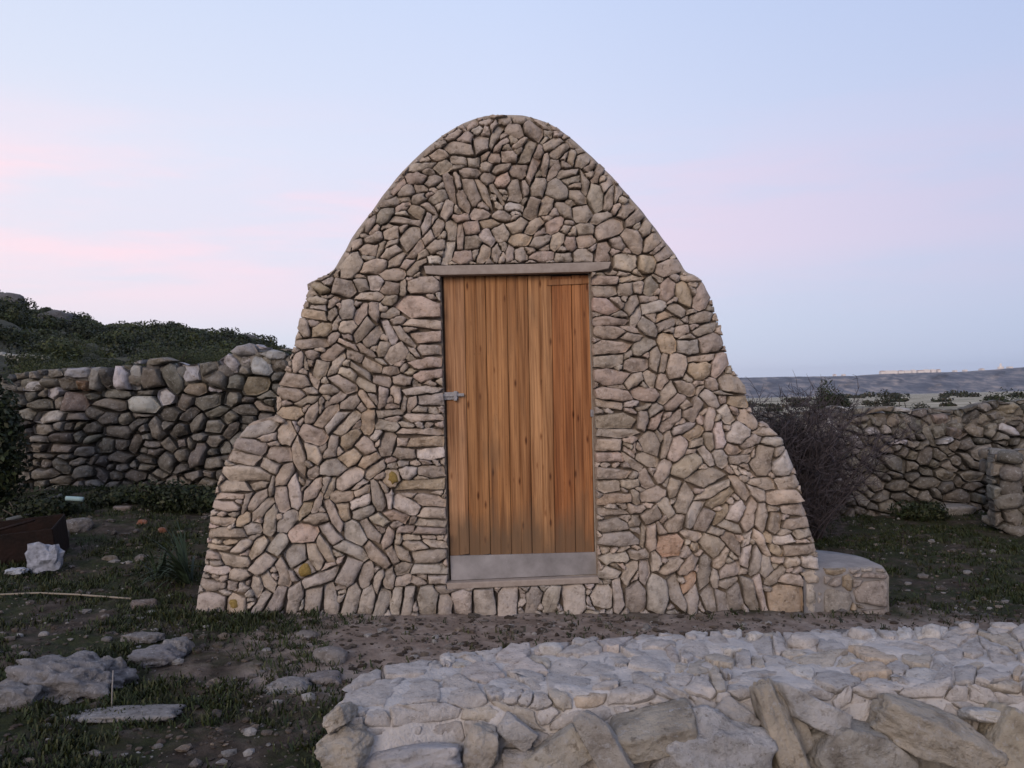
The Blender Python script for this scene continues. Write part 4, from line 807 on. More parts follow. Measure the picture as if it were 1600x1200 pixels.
N4 = """70,130,170,90,5,w;420,115,80,40,0,w;650,90,180,90,0,w;850,150,150,60,0;200,300,250,80,-10,o;100,400,300,80,5,o;380,370,200,60,-15,g;560,340,220,90,-5,y;500,240,300,60,-5;570,440,220,130,0,w;690,360,80,100,80,g;720,470,110,60,10,g;430,490,130,50,0,g;780,300,180,70,0,g;700,210,200,60,-10;1020,350,180,110,0,y;1290,190,320,60,-30,y;1200,240,200,60,-20,g;1250,330,220,90,-10;1380,430,90,60,60,o;1320,540,220,80,-5,y;1150,440,250,120,0;950,430,150,110,0,g;270,520,250,70,0;150,580,250,70,0;620,560,280,80,0;900,590,180,90,0;1050,620,250,90,-20;1300,640,220,70,-5"""
nseeds = parse(N1, 490, 980, 5.333)+parse(N2, 780, 980, 5.333)+parse(N3, 1070, 970, 5.2185)+parse(N4, 1330, 970, 5.2185)
for y in range(990, 1090, 20):
    for x in range(1610, 1900, 44): nseeds.append([x+rng.uniform(-9, 9), y+rng.uniform(-5, 5), rng.uniform(30, 55), rng.uniform(14, 24), rng.normal(0, 12), ''])
NC = {'': (.45, .42, .40), 'w': (.52, .50, .48), 'g': (.41, .39, .38), 'y': (.45, .405, .35), 'o': (.46, .385, .31), 'p': (.46, .415, .39), 'd': (.22, .20, .17)}
nmask = [(520, 1118), (528, 1090), (545, 1072), (562, 1060), (590, 1047), (640, 1034), (720, 1019), (850, 1004), (930, 998), (1000, 991), (1200, 987), (1400, 984), (1600, 979), (1860, 972), (1860, 1090), (1860, 1220), (504, 1220)]
def near_top_stones():
    for i, c in enumerate(cells(nseeds, nmask, gap=1.3, cap=2.3, fill=(44, 22), K=20, ang_tol=.13, jit=.8)):
        P3 = np.array([near_pt(*p) for p in c['p']]); C3 = near_pt(*c['c']); K = len(P3); V = []; col = np.array(NC[c['s'][5]])*rng.uniform(.92, 1.08)
        n0 = near_n(C3); rr = np.linalg.norm(P3-C3, axis=1); size = rr.mean(); tx, ty = rng.normal(0, .07, 2); h = rng.uniform(-.006, .007)
        for k, (f, hh) in enumerate(((1.0, -.03), (1.0, -.004+h*.4), (.96, .003+h), (.85, .005+h), (.45, .006+h+.015*size))):
            for p in P3:
                q = C3+(p-C3)*f; 
                if k >= 2: q = C3+(p-C3)*max(.5, 1-(1-f)*min(1, .06/np.linalg.norm(p-C3)))if f > .7 else q
                d = hh+((q-C3)@np.array([tx, ty, 0]) if k else 0)+(.007*noise.noise(Vector(q*14))+.007*noise.noise(Vector(q*40)) if k else 0)
                V.append(q+near_n(q)*d)
        V.append(C3+n0*(.008+h+.02*size)); F = []
        for a in range(4):
            for k in range(K): F.append((a*K+k, a*K+(k+1) % K, (a+1)*K+(k+1) % K, (a+1)*K+k))
        for k in range(K): F.append((4*K+k, 4*K+(k+1) % K, 5*K))
        meshobj('stone', V, F, M_near, near, np.array([col*(1+.12*noise.noise(Vector(np.array(q)*20))) for q in V]), flat=40)
near_top_stones()
def near_big(px, py, Lp, Wp, ang, col, out=.02, thick=.12, box=.8, rough=.16, up=.0, sub=4, seed=0, mat=None, spin=0.0):
    """large stone set in the front of the wall; length and width traced, thickness into the wall"""
    P = near_pt(px, py); s = P[1]/FPX
    V, F = faceted((0, 0, 0), (Lp*s, thick, Wp*s), 0, 5, seed, planes=9, rough=rough*.5, soft=45)
    V = V@np.array(Matrix.Rotation(spin, 3, 'X')).T
    V = V@np.array(Matrix.Rotation(-R(ang)+ROLL, 3, 'Y')).T
    tl = math.atan(BAT); V = V@np.array(Matrix.Rotation(-tl*.8, 3, 'X')).T
    V = V+P+np.array([0, -out, up])
    c = np.array(col)*1.16*.7+.3*np.array([.40, .385, .37]); cc = np.array([c*(1+.22*noise.noise(Vector(q*14))) for q in V])
    return meshobj('stone', V, F, mat or M_rock, near, cc)
M_speck = stone_mat('speckled_rock', 3.0, 1.0, .45, (.78, .78, .80), dark=.6, dist=.008)
near_big(950, 1158, 165, 46, -60, (.33, .30, .265), out=.10, thick=.10, box=.9, rough=.07, seed=1, spin=.25)
near_big(1012, 1128, 150, 54, 14, (.30, .265, .21), out=.06, thick=.14, box=.8, rough=.13, seed=2, spin=.3)
near_big(1100, 1172, 175, 125, -20, (.62, .61, .62), out=.04, thick=.2, box=.5, rough=.25, seed=3, mat=M_speck)
near_big(1148, 1120, 75, 42, -40, (.33, .31, .30), out=.0, thick=.12, seed=4)
near_big(1212, 1140, 170, 44, -74, (.37, .315, .24), out=.06, thick=.12, rough=.16, seed=5)
near_big(1252, 1100, 120, 46, -26, (.42, .41, .41), out=.03, thick=.14, rough=.12, seed=6)
near_big(1240, 1145, 60, 44, -60, (.36, .33, .29), out=-.01, thick=.12, seed=7)
near_big(1332, 1168, 165, 96, -12, (.34, .32, .285), out=.04, thick=.16, box=.7, rough=.15, seed=8, spin=.15)
near_big(1432, 1124, 178, 64, -19, (.37, .325, .26), out=.07, thick=.16, box=.75, rough=.2, seed=9, spin=.2)
near_big(1524, 1106, 72, 22, -4, (.55, .54, .53), out=.05, thick=.10, seed=10)
near_big(1562, 1160, 120, 104, 60, (.44, .38, .28), out=.05, thick=.16, box=.7, rough=.15, seed=11)
near_big(1470, 1192, 110, 44, 10, (.20, .19, .17), out=-.02, thick=.12, seed=12)
near_big(1650, 1150, 130, 90, 10, (.38, .34, .28), out=.03, thick=.16, seed=13)
near_big(868, 1176, 110, 60, 34, (.38, .345, .29), out=.02, thick=.14, rough=.18, seed=14)
near_big(808, 1137, 62, 34, -34, (.42, .40, .39), out=.03, thick=.08, rough=.1, seed=15)
near_big(752, 1165, 84, 56, 86, (.42, .37, .31), out=.035, thick=.12, rough=.22, seed=16)
near_big(640, 1184, 170, 50, 8, (.43, .42, .44), out=.03, thick=.14, rough=.22, seed=17)
near_big(545, 1168, 74, 64, 30, (.44, .39, .32), out=.0, thick=.16, rough=.3, seed=18)
near_big(530, 1125, 50, 36, 40, (.46, .41, .34), out=-.02, thick=.12, rough=.25, seed=19)
near_big(820, 1190, 70, 40, 0, (.36, .33, .30), out=.0, thick=.12, seed=20)
for i, (px, py, w_, h_) in enumerate([(1511, 978, 24, 15), (1455, 985, 36, 20), (1344, 989, 34, 18), (860, 1011, 36, 14), (1255, 998, 52, 16), (1412, 990, 16, 8), (1570, 978, 40, 10), (1180, 992, 26, 12), (1080, 994, 20, 10), (700, 1030, 22, 10), (1140, 992, 22, 9)]):
    r = ray(np.array(float(px)), np.array(py+h_/2)); P = EYEV+r*((ZT-EYE)/r[2]); s = P[1]/FPX
    V, F = rock(P+np.array([0, 0, h_*s*.25]), (w_*s, w_*s*.8, h_*s*1.3), i, 3, .22, i+30, .6); meshobj('stone', V, F, M_near, near, np.array(NC['w' if i % 2 else '']))
# lower, mostly hidden stones of the front and the far side
def near_hidden():
    a = Acc()
    for x in np.arange(-.42, 2.9, .13):
        for z in (.06, .19, .31):
            V, F = rock((x+rng.uniform(-.03, .03), yf(x)-BAT*(ZT-z), z), rng.uniform(.11, .2, 3), rng.uniform(0, 6), 2, .2, rng.uniform(0, 90)); a.add(V, F, np.array((.34, .31, .26))*rng.uniform(.8, 1.1))
        for z in (.08, .24, .4, .52):
            V, F = rock((x+rng.uniform(-.03, .03), yb(x)+.0, z-.04), rng.uniform(.08, .16, 3), rng.uniform(0, 6), 2, .2, rng.uniform(0, 90)); a.add(V, F, np.array((.34, .31, .28))*rng.uniform(.8, 1.1))
    tag(a.obj('rubble', M_rock, near), kind='stuff')
near_hidden()
# ================================================================== plants
def leaf_mass(a, c, rad, n, size, colr, seed, lumps=14, squash=.55, shell=.75):
    """leaf-sized faces spread through overlapping lumps"""
    g = np.random.default_rng(seed); c = np.array(c, float); rad = np.array(rad, float)
    lc = g.normal(0, 1, (lumps, 3)); lc /= np.linalg.norm(lc, axis=1)[:, None]; lc *= g.uniform(.25, .8, (lumps, 1)) if lumps < 30 else g.uniform(.35, .62, (lumps, 1)); lc[:, 2] = np.abs(lc[:, 2])*.9-.1
    lr = g.uniform(.28, .5, lumps)*(1 if lumps < 30 else .68); lt = g.uniform(.65, 1.35, lumps)
    k = g.integers(0, lumps, n); d = g.normal(0, 1, (n, 3)); d /= np.linalg.norm(d, axis=1)[:, None]
    p = lc[k]+d*(lr[k]*(shell+(1-shell)*g.random(n)**.5*1.5))[:, None]; p = p*rad
    p[:, 2] = np.maximum(p[:, 2], -rad[2]*.45); p += c
    nrm = d+g.normal(0, .55, (n, 3)); nrm /= np.linalg.norm(nrm, axis=1)[:, None]
    t1 = np.cross(nrm, g.normal(0, 1, (n, 3))); t1 /= np.linalg.norm(t1, axis=1)[:, None]; t2 = np.cross(nrm, t1)
    s = size*g.uniform(.6, 1.4, n)[:, None]
    V = np.stack([p-t1*s, p+t2*s*squash, p+t1*s, p-t2*s*squash], 1).reshape(-1, 3)
    cc = np.array(colr)[g.integers(0, len(colr), n)]*lt[k][:, None]*g.uniform(.75, 1.3, (n, 1)); cc = np.repeat(cc, 4, 0)
    a['V'].append(V); a['C'].append(cc)
def leaf_obj(a, name, parent=None, mat=None):
    V = np.concatenate(a['V']); F = np.arange(len(V)).reshape(-1, 4); return meshobj(name, V, F, mat or M_leaf, parent, np.concatenate(a['C']), False)
GRN = [(.030, .042, .014), (.045, .055, .018), (.022, .032, .012), (.06, .066, .024)]
DGRN = [(.016, .024, .010), (.024, .034, .013), (.012, .018, .009), (.032, .036, .016)]
BRN = [(.05, .045, .03), (.035, .034, .02), (.065, .055, .035), (.028, .03, .016)]
def tube(a, pts, r0, r1, col, K=4):
    pts = [np.array(p, float) for p in pts]; n = len(pts); V = []
    for i, p in enumerate(pts):
        t = pts[min(i+1, n-1)]-pts[max(i-1, 0)]; t /= np.linalg.norm(t)+1e-9; u = np.cross(t, [.3, .9, .1]); u /= np.linalg.norm(u)+1e-9; v = np.cross(t, u); r = r0+(r1-r0)*i/(n-1)
        for k in range(K): an = 2*math.pi*k/K; V.append(p+(u*math.cos(an)+v*math.sin(an))*r)
    F = [(i*K+k, i*K+(k+1) % K, (i+1)*K+(k+1) % K, (i+1)*K+k) for i in range(n-1) for k in range(K)]+[tuple(range(K))[::-1], tuple((n-1)*K+k for k in range(K))]
    a.add(V, F, col)
def shrub(label, c, rad, n, size, colr, seed, group=None, lumps=14, name='shrub'):
    """c is the foot of the shrub"""
    o = thing(name, label, 'shrub', tuple(c), group); a = dict(V=[], C=[])
    leaf_mass(a, (c[0], c[1], c[2]+rad[2]*.5), rad, n, size, colr, seed, lumps)
    leaf_mass(a, (c[0], c[1], c[2]+rad[2]*.4), np.array(rad)*.72, n//3, size*1.5, colr, seed+1, lumps)
    leaf_obj(a, 'crown', o); b = Acc(); g = np.random.default_rng(seed)
    for k in range(7):
        e = np.array(c)+[g.uniform(-.6, .6)*rad[0], g.uniform(-.6, .6)*rad[1], rad[2]*g.uniform(.6, 1.1)]; f = np.array(c)+[g.uniform(-.12, .12)*rad[0], 0, -.1]
        tube(b, [f, (f+e)/2+g.normal(0, .06*rad[0], 3), e], .025*rad[2]+.008, .006, (.06, .05, .04))
    b.obj('stems', M_twig, o); return o
def wpt(px, d, z): return ((px-800)/FPX*d, d, z)
def at_px(px, py, d):      # point seen at px,py lying d metres away
    r = ray(np.array(float(px)), np.array(float(py))); return EYEV+r*d
# hedges and shrubs behind the right wall
for (p0, p1, ytop, ybot, d, lab, cl, sd) in [
    (1250, 1342, 597, 655, 14.0, 'tall round dark green shrub behind the bare bush, left end of the right wall', DGRN+GRN[:1], 11),
    (1335, 1425, 617, 652, 15.0, 'long low brown green hedge behind the right wall', BRN+DGRN, 12),
    (1412, 1468, 622, 655, 14.5, 'small low brown shrub at the end of the hedge behind the right wall', BRN+DGRN[:2], 13),
    (1505, 1640, 609, 646, 14.0, 'flat topped dark green shrub over the right end of the right wall', DGRN+GRN[:2], 14),
    (1500, 1532, 632, 655, 13.2, 'small reddish brown shrub peeping over the right wall below the flat topped one', [(.07, .05, .035), (.05, .04, .03)], 15)]:
    top = at_px((p0+p1)/2, ytop, d); gzv = float(gz(top[0], d)); h = top[2]-gzv; rx = (p1-p0)/2/FPX*d
    shrub(lab, (top[0], d, gzv), (rx*.98, max(.5, rx*.5), h*.86), (34000 if p0 == 1250 else 16000) if p1-p0 > 40 else 3000, .018, cl, sd, lumps=60)
# shrubs on the slope just over the left wall, one by one
def hz(px, d): return float(hill_z(px, d))
near_s = [(20, 13.5, .8, 'dark shrub at the left edge behind the left wall'), (120, 14.5, .8, ''), (185, 16, 1.0, ''), (235, 18, 1.3, ''), (290, 17, 1.15, ''), (340, 19, 1.1, ''), (150, 22, 1.0, ''), (395, 21, .9, ''), (60, 20, 1.1, ''), (260, 26, 1.3, ''), (105, 27, 1.2, ''), (340, 28, 1.2, '')]
SL = {1: 'low green shrub just over the left end of the left wall', 2: 'green shrub behind the upright stones at the left third of the left wall', 3: 'large round green shrub behind the loose stones on top of the left wall', 4: 'broad green shrub behind the middle of the left wall', 5: 'green shrub behind the left wall just before its boulders rise', 6: 'olive green shrub higher up behind the left third of the left wall', 7: 'green shrub partly hidden by the heaped boulders of the left wall', 8: 'green shrub next to the pale rubble wall on the slope', 9: 'shrub halfway up the hill above the middle of the left wall', 10: 'shrub halfway up the hill above the pale rubble wall', 11: 'shrub halfway up the hill nearest the hut'}
for i, (px, d, r, lab) in enumerate(near_s):
    shrub(lab or SL[i], (((px-800)/FPX*d), d, hz(px, d)-.1), (r, r, r*.56), 9500, .015, GRN if i % 3 else GRN+DGRN, 40+i, None if lab else 'rounded shrubs on the slope behind the left wall')
def hill_scrub():
    a = dict(V=[], C=[]); g = np.random.default_rng(5)
    for i in range(620):
        px = g.uniform(-330, 760); d = 15+63*g.random()**.8 if i > 130 else g.uniform(70, 80); r = g.uniform(.45, 1.25)*(.6+d/100)
        dark = g.random()
        leaf_mass(a, ((px-800)/FPX*d, d, hz(px, d)+r*.1), (r, r, r*g.uniform(.4, .75)), int((260+260*r)*(1 if d > 30 else 1.3)), .016+.0013*d, DGRN if dark < .62 else GRN, 1000+i, 7)
    tag(leaf_obj(a, 'hill_scrub'), 'dark low scrub covering the hill behind the left wall', 'scrub', kind='stuff')
hill_scrub()
for i, (px, py, d, w_, lab) in enumerate([(88, 505, 58, 2.0, 'pale rock face showing through the scrub halfway up the hill'), (105, 490, 72, 1.7, 'dark grey boulder breaking the skyline of the left hill'), (12, 490, 60, 2.2, 'grey rock slab high on the hill at the left edge'), (182, 509, 74, 1.0, 'small knob of rock on the skyline in the middle of the hill'), (385, 528, 70, 1.7, 'pale rocks near the right end of the hill crest')]):
    P = at_px(px, py, d); P[2] = hz(px, d)+.15; o = thing('boulder', lab, 'boulder', tuple(P)); a = Acc()
    V, F = rock(P, (w_*.9, w_*.9, w_*.62), i, 3, .3, i+70, .5); a.add(V, F, (.12, .115, .115)); a.obj('rock', M_dry, o)
# pale rubble wall on the slope at the far left
fw = thing('drystone_wall', 'short pale dry stone wall on the slope at the far left, behind the left wall', 'dry stone wall', at_px(20, 560, 24)); a = Acc()
for px in np.arange(-160, 74, 3.6):
    for k in range(4):
        P = at_px(px+rng.uniform(-2, 2), 556+max(0, px)*.05+k*5.5+rng.uniform(-1.5, 1.5), 24+rng.uniform(-.1, .1)); V, F = rock(P, rng.uniform(.10, .22, 3)*[1.3, 1.6, .8], rng.uniform(0, 6), 2, .2, rng.uniform(0, 80)); a.add(V, F, np.array((.34, .33, .29))*rng.uniform(.8, 1.15))
tag(a.obj('stones', M_dry, fw), kind='stuff')

# scattered scrub on the pale fields beyond the right wall
def field_scrub():
    a = dict(V=[], C=[]); g = np.random.default_rng(15)
    for i in range(45):
        d = 75*10**(.75*g.random()); px = g.uniform(1050, 1800); x = (px-800)/FPX*d; r = g.uniform(.4, 1.1)*(.5+d/110)
        leaf_mass(a, (x, d, float(gz(x, d))+r*.15), (r*1.5, r, r*.5), 150, .05+.0016*d, BRN+DGRN, 3000+i, 6)
    tag(leaf_obj(a, 'field_scrub'), 'low scrub dotted over the pale fields beyond the right wall', 'scrub', kind='stuff')
field_scrub()

# bare bush behind the right shoulder of the hut
def bare_bush():
    g = np.random.default_rng(3); base = np.array([2.46, 8.15, float(gz(2.42, 8.15))-.05]); o = thing('bare_bush', 'leafless grey purple twiggy bush behind the right side of the hut', 'bush', tuple(base))
    S1, S2, S3 = Acc(), Acc(), Acc(); C0 = (.065, .055, .06)
    def grow(p, d, l, n, r, acc, col):
        pts = [p]; 
        for i in range(n):
            d = d+g.normal(0, .22, 3)+[0, 0, .05]; d /= np.linalg.norm(d); p = p+d*l/n; pts.append(p)
        tube(acc, pts, r, r*.45, col, 3); return pts, d
    for i in range(150):
        an = g.uniform(0, 2*math.pi); sp = g.random()**.6
        d = np.array([math.cos(an)*sp*.21, math.sin(an)*sp*.3, 1.0]); d /= np.linalg.norm(d)
        p0 = base+[math.cos(an)*.32*sp, math.sin(an)*.25*sp, 0]
        pts, dd = grow(p0, d, g.uniform(.9, 1.36), 5, .008, S1, np.array(C0)*g.uniform(.7, 1.3))
        for j in range(11):
            q = pts[g.integers(1, 6)]; d2 = dd*.5+g.normal(0, .6, 3); d2[2] = abs(d2[2])*.6+.15; d2 /= np.linalg.norm(d2)
            p2, d3 = grow(q, d2, g.uniform(.14, .30), 3, .004, S2, np.array(C0)*g.uniform(.7, 1.4))
            for k in range(5):
                q2 = p2[g.integers(1, 4)]; d4 = d3*.5+g.normal(0, .7, 3); d4[2] += .25; d4 /= np.linalg.norm(d4); grow(q2, d4, g.uniform(.06, .17), 2, .0028, S3, np.array(C0)*g.uniform(.8, 1.7))
    S1.obj('stems', M_twig, o); S2.obj('branches', M_twig, o); tag(S3.obj('twigs', M_twig, o), kind='stuff')
    a = dict(V=[], C=[]); leaf_mass(a, base+[-.02, .1, .62], (.46, .4, .92), 30000, .011, [(.03, .03, .026), (.04, .036, .034)], 8, 60); tag(leaf_obj(a, 'dead_leaves', o), kind='stuff')
bare_bush()
# dark shrubs at the foot and end of the left wall
shrub('dark shrub standing against the left end of the left wall, at the picture edge', (*at_px(-25, 800, 8.6)[:2], .3), (.42, .4, 1.15), 6500, .03, DGRN, 61, lumps=24)
for i, (px, py, w_, h_) in enumerate([(268, 796, .42, .24), (180, 788, .30, .13), (325, 798, .3, .2), (60, 812, .45, .2), (1440, 812, .32, .16)]):
    P = gpt(px, py); lab = ['dark leafy weeds at the foot of the left wall beside the hut', 'low dark weeds at the middle of the left wall foot', 'small weeds between the left wall and the hut flank', 'dark bramble at the left wall foot above the rubbish', 'low green weed at the foot of the right wall behind the flat slab'][i]
    shrub(lab, (P[0], P[1], P[2]-.03), (w_, .25, h_), 2600, .02, DGRN, 70+i, lumps=16, name='weed')

def strap_plant(c, n, ln, lab, seed, spread=(0, 2*math.pi)):
    g = np.random.default_rng(seed); o = thing('asphodel', lab, 'plant', tuple(c)); V = []; F = []; C = []
    for i in range(n):
        an = g.uniform(*spread); el = g.uniform(.5, 1.35); L_ = ln*g.uniform(.6, 1.1); p = np.array(c)+g.normal(0, .02, 3)*[1, 1, 0]; d = np.array([math.cos(an)*math.cos(el), math.sin(an)*math.cos(el), math.sin(el)]); w_ = .009; S_ = 6
        sd_ = np.array([-math.sin(an), math.cos(an), 0]); col = np.array((.030, .048, .028))*g.uniform(.6, 1.5)
        for k in range(S_+1):
            ww = w_*(1-(k/S_)**2)+.0006; V += [p-sd_*ww, p+sd_*ww+np.array([0, 0, .002])]; C += [col, col]
            if k: m = len(V); F.append((m-4, m-3, m-1, m-2))
            p = p+d*L_/S_; d = d+np.array([0, 0, -.24]); d /= np.linalg.norm(d)
    meshobj('leaves', V, F, M_leaf, o, np.array(C), True)
P = gpt(292, 912); strap_plant(P, 70, .5, 'clump of long dark strap leaves beside the left foot of the hut', 4, (math.pi*.55, math.pi*1.5))
P = gpt(250, 900); strap_plant(P, 30, .3, 'smaller clump of strap leaves left of the large clump by the hut', 6)

# ================================================================== things lying on the ground
def ground_stone(px, py, w_, h_, lab, col, seed, sub=3, name='stone', rough=.08, depth=None, group=None, pit=0, cat='stone', rot=None, mat=None):
    P = gpt(px, py+h_*.35); s = P[1]/FPX; W = w_*s; H = h_*s*.95; D = depth or W*.7
    V, F = faceted((P[0], P[1]+D*.1, P[2]+H*.12), (W, D, H*1.25), rng.uniform(-.3, .3) if rot is None else rot, sub, seed, rough=rough, pit=pit)
    if name == 'standing_stone': V, F = rock((P[0], P[1], P[2]+H*.4), (W, D, H*1.2), .3, 3, .1, seed, .95)
    a = Acc(); a.add(V, F, np.array(col)*.86); o = a.obj(name, mat or M_rock); return tag(o, lab, cat, group)
PALE = (.32, .31, .31)
ground_stone(515, 1022, 62, 26, 'smooth rounded pale stone on the earth left of the near wall', (.30, .28, .27), 1, rough=.03)
ground_stone(478, 992, 36, 14, 'small flat pale stone behind the smooth rounded one', (.26, .24, .23), 2)
ground_stone(446, 1072, 76, 24, 'jagged pale rock poking from the grass left of the near wall', PALE, 3, 4, rough=.2, pit=.6, name='rock')
ground_stone(505, 1062, 60, 15, 'flat pale rock beside the end of the near wall', (.28, .26, .26), 4, 4, rough=.12, name='rock')
ground_stone(95, 1058, 190, 74, 'large pitted pale limestone outcrop in the grass at lower left', (.27, .265, .275), 5, 5, rough=.22, pit=1.0, name='rock_outcrop', cat='rock', rot=0.0)
ground_stone(170, 1042, 60, 60, 'upright pitted lump at the right end of the limestone outcrop', (.30, .295, .30), 6, 4, rough=.25, pit=.9, name='rock', cat='rock')
ground_stone(15, 1085, 90, 50, 'pale limestone outcrop cut by the left picture edge', (.26, .255, .26), 7, 4, rough=.22, pit=.8, name='rock_outcrop', cat='rock')
ground_stone(238, 1026, 84, 22, 'long low pale rock between the outcrop and the hut', (.28, .27, .28), 8, 4, rough=.2, pit=.5, name='rock', cat='rock')
ground_stone(276, 1010, 46, 36, 'rough pale rock at the top end of the row of rocks', (.28, .275, .28), 9, 4, rough=.22, pit=.6, name='rock', cat='rock')
ground_stone(190, 1119, 170, 15, 'thin flat pale slab lying in the grass at lower left', (.29, .285, .29), 10, 4, rough=.12, name='slab', cat='slab', rot=0.0, depth=.16)
ground_stone(222, 1000, 60, 14, 'flat pale rock at the foot of the hut corner', (.24, .23, .23), 11, 4, rough=.15, name='rock', cat='rock')
ground_stone(222, 944, 40, 18, 'small brown stone near the left corner of the hut', (.22, .18, .16), 12)
ground_stone(172, 870, 26, 10, 'small buff stone in the weeds left of the hut', (.22, .19, .15), 13)
ground_stone(218, 870, 18, 12, 'small grey stone in the weeds left of the hut', (.20, .18, .17), 14)
ground_stone(190, 794, 30, 9, 'pale flat stone near the left wall foot', (.26, .22, .20), 15)
ground_stone(188, 787, 18, 6, 'white scrap lying on the pale flat stone', (.6, .62, .68), 16, name='scrap', cat='scrap')
ground_stone(222, 816, 16, 10, 'small orange brick fragment in the weeds', (.30, .13, .08), 17, name='brick_fragment', cat='brick')
ground_stone(254, 828, 14, 12, 'dark red brick fragment in the weeds nearer the hut', (.18, .08, .05), 18, name='brick_fragment', cat='brick')
ground_stone(1475, 798, 104, 22, 'flat pale slab lying before the right wall', (.33, .315, .30), 19, 4, rough=.06, depth=.42, name='slab', cat='slab', rot=0.05)
ground_stone(1500, 784, 13, 44, 'narrow upright grey stone standing before the right wall', (.20, .19, .175), 20, rough=.05, depth=.1, name='standing_stone', rot=0)
ground_stone(1325, 993, 90, 12, 'flat grey rock in front of the bench', (.27, .26, .255), 21, 4, rough=.1, name='rock', cat='rock')
g_ = np.random.default_rng(77); minor = Acc()
for i in range(30):
    px, py = (g_.uniform(0, 520), g_.uniform(880, 1190)) if i < 20 else (g_.uniform(1270, 1590), g_.uniform(860, 970))
    if 300 < px < 520 and py < 975: continue
    s_ = g_.uniform(10, 24)*(.5+.6*(py-800)/400); ground_stone(px, py, s_, s_*.45, 'small loose pale stone on the rough ground', np.array(PALE)*g_.uniform(.5, 1.0), 100+i, 2, group='loose pale stones on the rough ground', name='loose_stone')

# rubbish heap at the left: crumpled sheet, pale tube, slab, hose, rusty box
def crumple(px, py, w_, h_, lab, col, seed, cat='rubbish', name='crumpled_sheet'):
    P = gpt(px, py+h_/2); s = P[1]/FPX; V, F = rock((P[0], P[1], P[2]+h_*s*.45), (w_*s, w_*s*.6, h_*s), 0, 3, .45, seed, .3, freq=1.1, ridged=.5)
    a = Acc(); a.add(V, F, col); o = a.obj(name, plain('sheet', tuple(np.array(col)*.6), tuple(np.array(col)*1.4), 30, rough=.5), None, False); tag(o, lab, cat)
crumple(72, 866, 50, 52, 'crumpled pale plastic sheet heaped beside the rusty box', (.22, .235, .28), 3)
crumple(28, 893, 34, 12, 'flattened white end of plastic lying by the rusty box', (.30, .32, .36), 4)
def ground_tube(pxs, r, lab, name, cat, col, lift=.02):
    pts = [gpt(x, y)+np.array([0, 0, lift+dz]) for x, y, dz in pxs]; a = Acc(); q = []
    for i in range(len(pts)-1):
        for t in np.linspace(0, 1, 5)[:-1]: q.append(pts[i]*(1-t)+pts[i+1]*t)
    q.append(pts[-1]); tube(a, q, r, r, col, 8); return tag(a.obj(name, M_twig), lab, cat)
ground_tube([(104, 812, .16), (131, 811, .16)], .022, 'short pale turquoise tube on top of the rubbish', 'tube', 'tube', (.25, .36, .38))
ground_tube([(10, 822, .02), (45, 818, .04), (70, 812, .14), (98, 808, .17)], .018, 'bent grey hose running over the rubbish', 'hose', 'hose', (.09, .10, .105))
ground_stone(116, 822, 50, 22, 'pale rounded lump of broken plaster under the turquoise tube', (.20, .185, .175), 31, 4, name='plaster_lump', cat='rubble')
ground_stone(97, 838, 20, 22, 'small beige block below the plaster lump', (.17, .155, .13), 32, name='block', cat='rubble')
ground_stone(67, 812, 9, 6, 'tiny white pebble by the grey hose', (.6, .6, .6), 33)
ground_tube([(-60, 938, .01), (60, 935, .01), (120, 937, .012), (205, 943, .006)], .006, 'long thin pale cane lying on the ground left of the hut', 'cane', 'cane', (.24, .21, .17), .012)
P = gpt(174, 1112); a = Acc(); tube(a, [P+np.array([0, 0, -.03]), P+np.array([.006, 0, .09]), P+np.array([.012, 0, .17])], .0035, .0025, (.25, .235, .22), 6); tag(a.obj('stick', M_twig), 'thin upright stick rising beside the thin flat slab', 'stick')
def rusty_box():
    P = gpt(24, 886); o = thing('rusty_box', 'dark rusty metal box lying open at the left picture edge', 'box', tuple(P)); m = plain('rust', (.008, .005, .0045), (.020, .009, .007), 9, rough=.7, bump=.5, metallic=.2)
    bm = bmesh.new(); bmesh.ops.create_cube(bm, size=1); bmesh.ops.scale(bm, vec=(.62, .42, .28), verts=bm.verts); top = max(bm.faces, key=lambda f: f.calc_center_median().z); r = bmesh.ops.inset_individual(bm, faces=[top], thickness=.012); r2 = bmesh.ops.extrude_face_region(bm, geom=[top]); bmesh.ops.translate(bm, vec=(0, 0, -.24), verts=[v for v in r2['geom'] if isinstance(v, bmesh.types.BMVert)]); bmesh.ops.delete(bm, geom=[top], context='FACES')
    bmesh.ops.bevel(bm, geom=bm.edges[:], offset=.006, segments=1, affect='EDGES')
    me = bpy.data.meshes.new('shell'); bm.to_mesh(me); bm.free(); me.materials.append(m); c = bpy.data.objects.new('shell', me); COL.objects.link(c); c.parent = o; c.location = (-.12, .25, .13); c.rotation_euler = (R(8), R(-4), R(14))
    a = Acc(); tube(a, [(-.46, .05, .1), (-.42, 0.0, .2), (.14, .02, .34)], .010, .010, (.05, .03, .02), 6); c2 = a.obj('rim', m); c2.parent = o
rusty_box()

